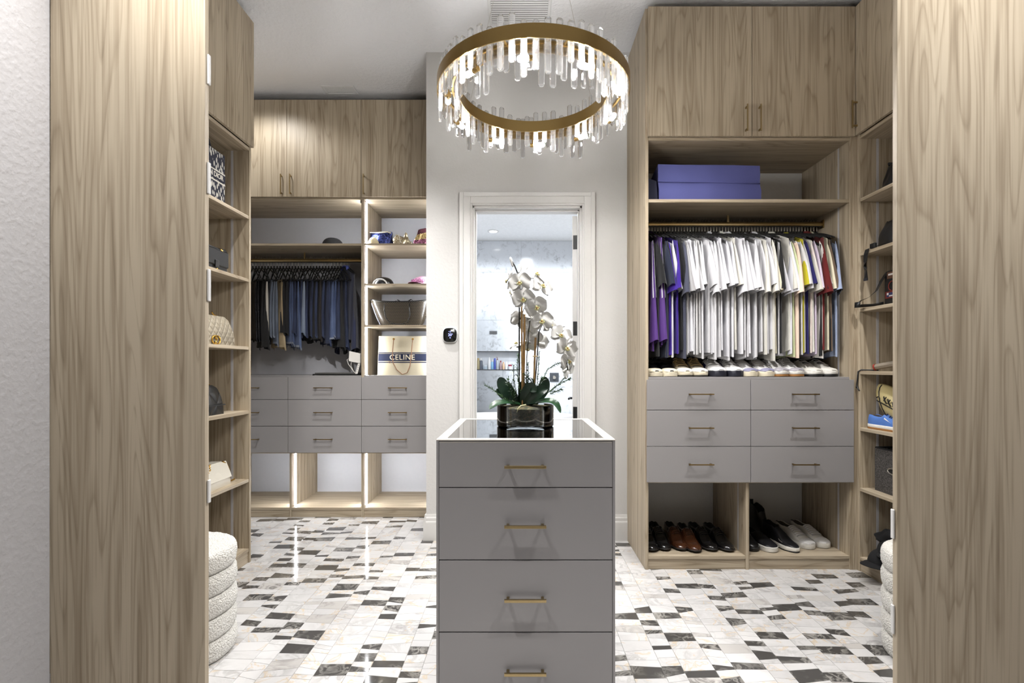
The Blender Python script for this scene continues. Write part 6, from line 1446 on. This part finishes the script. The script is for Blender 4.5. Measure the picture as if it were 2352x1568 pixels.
def flower_meshes(seed):
    r = random.Random(seed); mb = MB()
    for a in (PI / 2, PI / 2 + 2.2, PI / 2 - 2.2): petal(mb, a + r.uniform(-.1, .1), .045, .0185, -.003, -.35, .003, r.uniform(0, 6))
    sep = mb.mesh('sepals', PET, True); mb = MB()
    for a in (.15, PI - .15): petal(mb, a + r.uniform(-.12, .12), .048, .034, .001, r.uniform(-.45, .15), .002, r.uniform(0, 6))
    pt = mb.mesh('petals', PET, True); mb = MB()
    mb.ball((0, .001, .007), .0055, 10, 6, (1, .8, 1.3)); mb.ball((0, -.010, .010), .0065, 10, 6, (1.0, .7, .8)); mb.ball((.008, -.006, .010), .004, 8, 6, (.7, 1.3, 1)); mb.ball((-.008, -.006, .010), .004, 8, 6, (.7, 1.3, 1))
    lp = mb.mesh('lip', LIP, True); mb = MB(); mb.ball((0, -.004, .013), .0032, 8, 6); th__ = mb.mesh('throat', THR, True)
    return [sep, pt, lp, th__]
FV = [flower_meshes(i) for i in range(5)]
fr2 = random.Random(8)
def flower(px, py, dy, face, roll, sc_=1.0, k=None):
    p = OP(px, py, dy) - WL[orc.name]; e = empty('flower', (0, 0, 0)); e.parent = orc; e.location = p
    d_ = Vector(face).normalized(); e.rotation_mode = 'QUATERNION'
    q = d_.to_track_quat('Z', 'Y') @ Matrix.Rotation(roll, 4, 'Z').to_quaternion(); e.rotation_quaternion = q; e.scale = (sc_,) * 3
    for me in FV[fr2.randrange(5) if k is None else k]: o = link(me.name, me, None, e)
FL = [(1194, 648, -.04, (-.25, -1, .0), 0.1, 1.0), (1232, 630, .0, (.45, -.75, .55), -.3, 1.02), (1246, 656, -.01, (.5, -.9, .25), -.35, 1.0), (1202, 686, -.05, (-.1, -1, -.15), .05, 1.02), (1231, 704, -.04, (.25, -1, -.25), .35, 1.02),
      (1168, 644, .03, (-1, .1, .1), .4, .9), (1177, 668, .03, (-.8, .3, -.1), -.2, .92), (1245, 737, -.03, (-.1, -1, .1), .1, 1.0), (1222, 722, .02, (.2, -.6, .7), .2, .9), (1262, 745, .0, (.5, -.6, .2), .1, .85), (1289, 769, -.04, (.1, -1, .15), -.45, .95), (1302, 798, -.05, (.3, -1, -.05), -.2, .98),
      (1305, 828, -.03, (.6, -.8, -.1), .2, .9), (1305, 850, -.02, (.7, .3, -.2), 2.6, .85), (1192, 735, .04, (-.5, .7, .1), .4, .95), (1188, 790, .04, (-.4, -.4, .9), .0, .8), (1212, 798, .05, (.1, -.5, -.9), .3, .85), (1238, 785, .05, (.3, .8, -.1), .2, .9), (1216, 760, .06, (.2, .9, .0), 1.2, .95)]
for f in FL: flower(*f)
for px, py, px2, py2, r_ in ((1178, 613, 1172, 590, .0058), (1196, 625, 1198, 608, .003)):
    mb = MB(); a, b_ = OP(px, py), OP(px2, py2); mb.tube([a.lerp(b_, v) for v in (0, .15, .4, .7, .9, 1)], [r_ * q for q in (.35, .8, .7, 1, .8, .2)], 8); mb.build('bud', PET, orc, smooth=True)
NEE = simple('rosemary_needle', rgb(66, 96, 56), .5, var=.25)
def sprig(pts, n_=34, ln=.014, seed=0):
    r = random.Random(seed); pts = [Vector(p) for p in pts]; mb = MB(); mb.tube(pts, .0015, 5)
    for i in range(n_):
        v = (i + .5) / n_ * (len(pts) - 1); k = min(int(v), len(pts) - 2); p = pts[k].lerp(pts[k + 1], v - k); t_ = (pts[k + 1] - pts[k]).normalized()
        a = r.uniform(0, 6.28); s_ = t_.orthogonal().normalized(); s_ = Matrix.Rotation(a, 3, t_) @ s_
        d_ = (s_ * .85 + t_ * r.uniform(.1, .7)).normalized(); L_ = ln * r.uniform(.6, 1.15); w_ = s_.cross(t_) * .0016
        q1 = p + d_ * L_ * .55 + t_ * .001; q2 = p + d_ * L_ - Vector((0, 0, .002))
        mb.add([p - w_ * .6, p + w_ * .6, q1 + w_, q1 - w_, q2], [(0, 1, 2, 3), (3, 2, 4)])
    return mb.build('sprig', NEE, orc)
SP = [[(1172, 925), (1150, 908), (1130, 893), (1112, 884)], [(1196, 905), (1190, 870), (1188, 838), (1191, 812)], [(1186, 905), (1180, 872), (1180, 838)], [(1213, 880), (1213, 852), (1212, 832)], [(1233, 890), (1236, 852), (1238, 808)], [(1246, 875), (1256, 850), (1272, 838), (1293, 831)],
      [(1262, 900), (1280, 885), (1298, 875), (1312, 868)], [(1258, 902), (1272, 890), (1286, 880), (1295, 868)], [(1263, 905), (1278, 898), (1290, 894)], [(1200, 900), (1203, 870), (1198, 832)], [(1182, 925), (1174, 900), (1166, 882), (1168, 868)], [(1206, 905), (1212, 885), (1208, 866)], [(1220, 900), (1226, 880), (1222, 868)], [(1236, 900), (1240, 878), (1246, 868)], [(1208, 910), (1216, 896), (1226, 888)], [(1180, 915), (1180, 895), (1173, 880)], [(1228, 895), (1218, 872), (1204, 858)]]
for i, pl in enumerate(SP):
    sprig([OP(a, b_, -.03 + .012 * (i % 5)) for a, b_ in pl], 70 if i < 10 else 84, .022, i)
mb = MB(); mb.tube([OP(1208, 929, -.10), OP(1196, 932, -.112), OP(1190, 938, -.119), OP(1187, 947, -.121)], [.002, .0024, .0022, .0012], 6); mb.build('air_root', simple('air_root', rgb(190, 184, 140), .6), orc, smooth=True)

# ------------------------------------------------------------------ bathroom behind the door
TUBW = simple('tub_acrylic', rgb(240, 240, 242), .15, var=.005)
tb = empty('bathtub', (-.10, 6.42, 0), 'white freestanding oval bathtub seen through the doorway', 'bathtub')
def oval(a, b_, z, n_=56): return [(a * math.cos(2 * PI * q / n_), b_ * math.sin(2 * PI * q / n_), z) for q in range(n_)]
MB().loft([oval(.62, .28, 0.0), oval(.66, .31, .06), oval(.74, .37, .50), oval(.765, .395, .575), oval(.765, .395, .592), oval(.74, .37, .596), oval(.715, .345, .580), oval(.62, .27, .20), oval(.5, .2, .15)]).build('shell', TUBW, tb, smooth=50, local=True)
MB().tube([(.0, .0, .150), (.0, .0, .156)], .03, 16).build('drain', CHROME, tb, local=True)
NZ = rows[2] + .006
bt_specs = [('pink', 1084, 26, 12, 'lotion', (206, 150, 170)), ('amber', 1098.5, 26, 8, 'flask', (176, 160, 110)), ('gray', 1105, 25.5, 7, 'flask', (70, 82, 100)), ('pale blue', 1114, 10, 11, 'jar', (190, 208, 222)), ('white', 1124, 28, 7, 'cone', (236, 238, 240)), ('sky blue', 1130.5, 22, 6.5, 'flask', (120, 176, 216)),
            ('royal blue', 1136.5, 25.5, 4.5, 'plain', (60, 84, 190)), ('clear', 1142.5, 29, 6.5, 'pump', (170, 178, 186)), ('rose', 1150, 20, 5.5, 'flask', (168, 140, 146)), ('peach', 1156.5, 17, 5.5, 'flask', (226, 186, 150)), ('white short', 1163, 18, 6, 'flask', (226, 230, 236)), ('cream jar', 1171.5, 11, 9, 'jar', (222, 220, 226))]
labs = ['pink bottle at the left end of the shower niche', 'amber bottle with gold cap, second from the left in the shower niche', 'gray blue bottle with white cap beside the amber bottle', 'flat pale blue jar in the shower niche', 'tall white tapered bottle in the shower niche', 'sky blue bottle with white cap in the shower niche', 'slim royal blue bottle in the shower niche', 'clear pump bottle with dark red pump, tallest in the shower niche', 'rose bottle with red cap in the shower niche', 'peach bottle with peach cap in the shower niche', 'short white bottle right of the peach one', 'white jar with dark red lid at the right end of the bottle row']
capc = [(190, 120, 150), (190, 160, 90), (232, 232, 232), (214, 224, 232), (236, 236, 238), (236, 238, 240), (60, 84, 190), (120, 30, 44), (140, 40, 50), (226, 178, 140), (236, 238, 240), (140, 50, 70)]
for (nm, px, hp, wp, kind, c_), lab, cc_ in zip(bt_specs, labs, capc):
    Yb_ = YM + .05; h_ = hp / FPX * Yb_; r_ = wp / FPX * Yb_ / 2; x_ = xpx(px, Yb_)
    t = empty('jar' if kind == 'jar' else 'bottle', (x_, Yb_, NZ), lab, 'jar' if kind == 'jar' else 'bottle', 'toiletries in the shower niche')
    body = simple('bottle_plastic', rgb(*c_), .25); capm = simple('bottle_cap', rgb(*cc_), .35)
    if kind == 'jar': pb, pc = [(.001, 0), (r_ * .95, 0), (r_, .004), (r_, h_ * .62), (r_ * .9, h_ * .66)], [(r_ * .98, h_ * .66), (r_ * .98, h_ - .002), (r_ * .9, h_), (.001, h_)]
    elif kind == 'cone': pb, pc = [(.001, 0), (r_, 0), (r_, h_ * .6), (r_ * .7, h_ * .8)], [(r_ * .45, h_ * .8), (r_ * .35, h_), (.001, h_)]
    elif kind == 'plain': pb, pc = [(.001, 0), (r_, 0), (r_, h_ * .78)], [(r_ * 1.02, h_ * .78), (r_ * 1.02, h_), (.001, h_)]
    elif kind == 'pump': pb, pc = [(.001, 0), (r_, 0), (r_, h_ * .62), (r_ * .45, h_ * .74)], [(r_ * .42, h_ * .74), (r_ * .42, h_ * .84), (r_ * .14, h_ * .85), (r_ * .14, h_ * .95), (.001, h_ * .95)]
    else: pb, pc = [(.001, 0), (r_, 0), (r_, h_ * .72), (r_ * .6, h_ * .80)], [(r_ * .62, h_ * .80), (r_ * .62, h_ - .001), (.001, h_)]
    mb = MB(); mb.lathe(pb, 18); mb.build('body', body, t, smooth=40, local=True); mb = MB(); mb.lathe(pc, 18)
    if kind == 'pump': mb.tube([(0, 0, h_ * .96), (-r_ * .9, 0, h_ * .97)], r_ * .16, 8)
    mb.build('cap', capm, t, smooth=40, local=True)
GPL = simple('gunmetal_plate', rgb(70, 74, 80), .4, .4)
t = empty('shower_plate', P(1133, 763.5, YM), 'small dark rectangular plate on the marble shower wall', 'shower fitting')
MB().box(-.054, .054, -.014, 0, -.021, .021).build('plate', GPL, t, bevel=.002, local=True); MB().box(-.046, .046, -.0155, -.013, -.0135, .0135).build('insert', simple('dark_insert', rgb(50, 54, 58), .5), t, local=True)
t = empty('shower_valve', P(1273, 866, YM), 'square gray shower valve plate with round handle right of the orchid', 'shower fitting')
MB().box(-.062, .062, -.012, 0, -.062, .062).build('plate', GPL, t, bevel=.002, local=True)
mb = MB(); mb.tube([(0, -.012, -.005), (0, -.055, -.005)], .02, 16); mb.tube([(.012, -.03, -.02), (.0, -.045, .025), (-.014, -.04, .02), (-.016, -.03, -.02)], .004, 8); mb.build('handle', CHROME, t, local=True, smooth=40)
for px, py, sz, lab in ((1133, 530.5, .075, 'recessed round downlight glowing in the bathroom ceiling'),):
    Yd_ = (2.94 - CAMZ) * FPX / (VY - py); t = empty('downlight', (xpx(px, Yd_), Yd_, 2.94), lab, 'downlight')
    mb = MB(); mb.lathe([(.05, -.001), (.075, -.001), (.075, -.006), (.05, -.009), (.05, -.001)], 28, cap=False); mb.build('trim_ring', WHITE, t, local=True, smooth=30)
    mb = MB(); mb.lathe([(.001, -.003), (.05, -.003)], 28, cap=False); mb.build('lens', emis('downlight_lens', (1, .98, .95, 1), 18), t, local=True)
t = empty('ceiling_vent', (xpx(1180, 5.72), 5.72, 2.94), 'small white vent on the bathroom ceiling just inside the doorway top', 'vent')
MB().box(-.12, .12, -.10, .10, -.010, 0).build('frame', WHITE, t, bevel=.003, local=True)
for k in range(5): MB().box(-.10, .10, -.08 + .036 * k, -.062 + .036 * k, -.014, -.009).build('slat', WHITE, t, local=True)
gp = empty('shower_screen', (-.45, 6.85, 0), 'frameless glass shower screen in front of the niche', 'glass panel')
MB().box(-.75, .30, -.004, .004, .01, 2.25).build('pane', PANE, gp, local=True)
MB().box(-.75, .30, -.010, .010, 0, .012).build('bottom_channel', CHROME, gp, local=True)
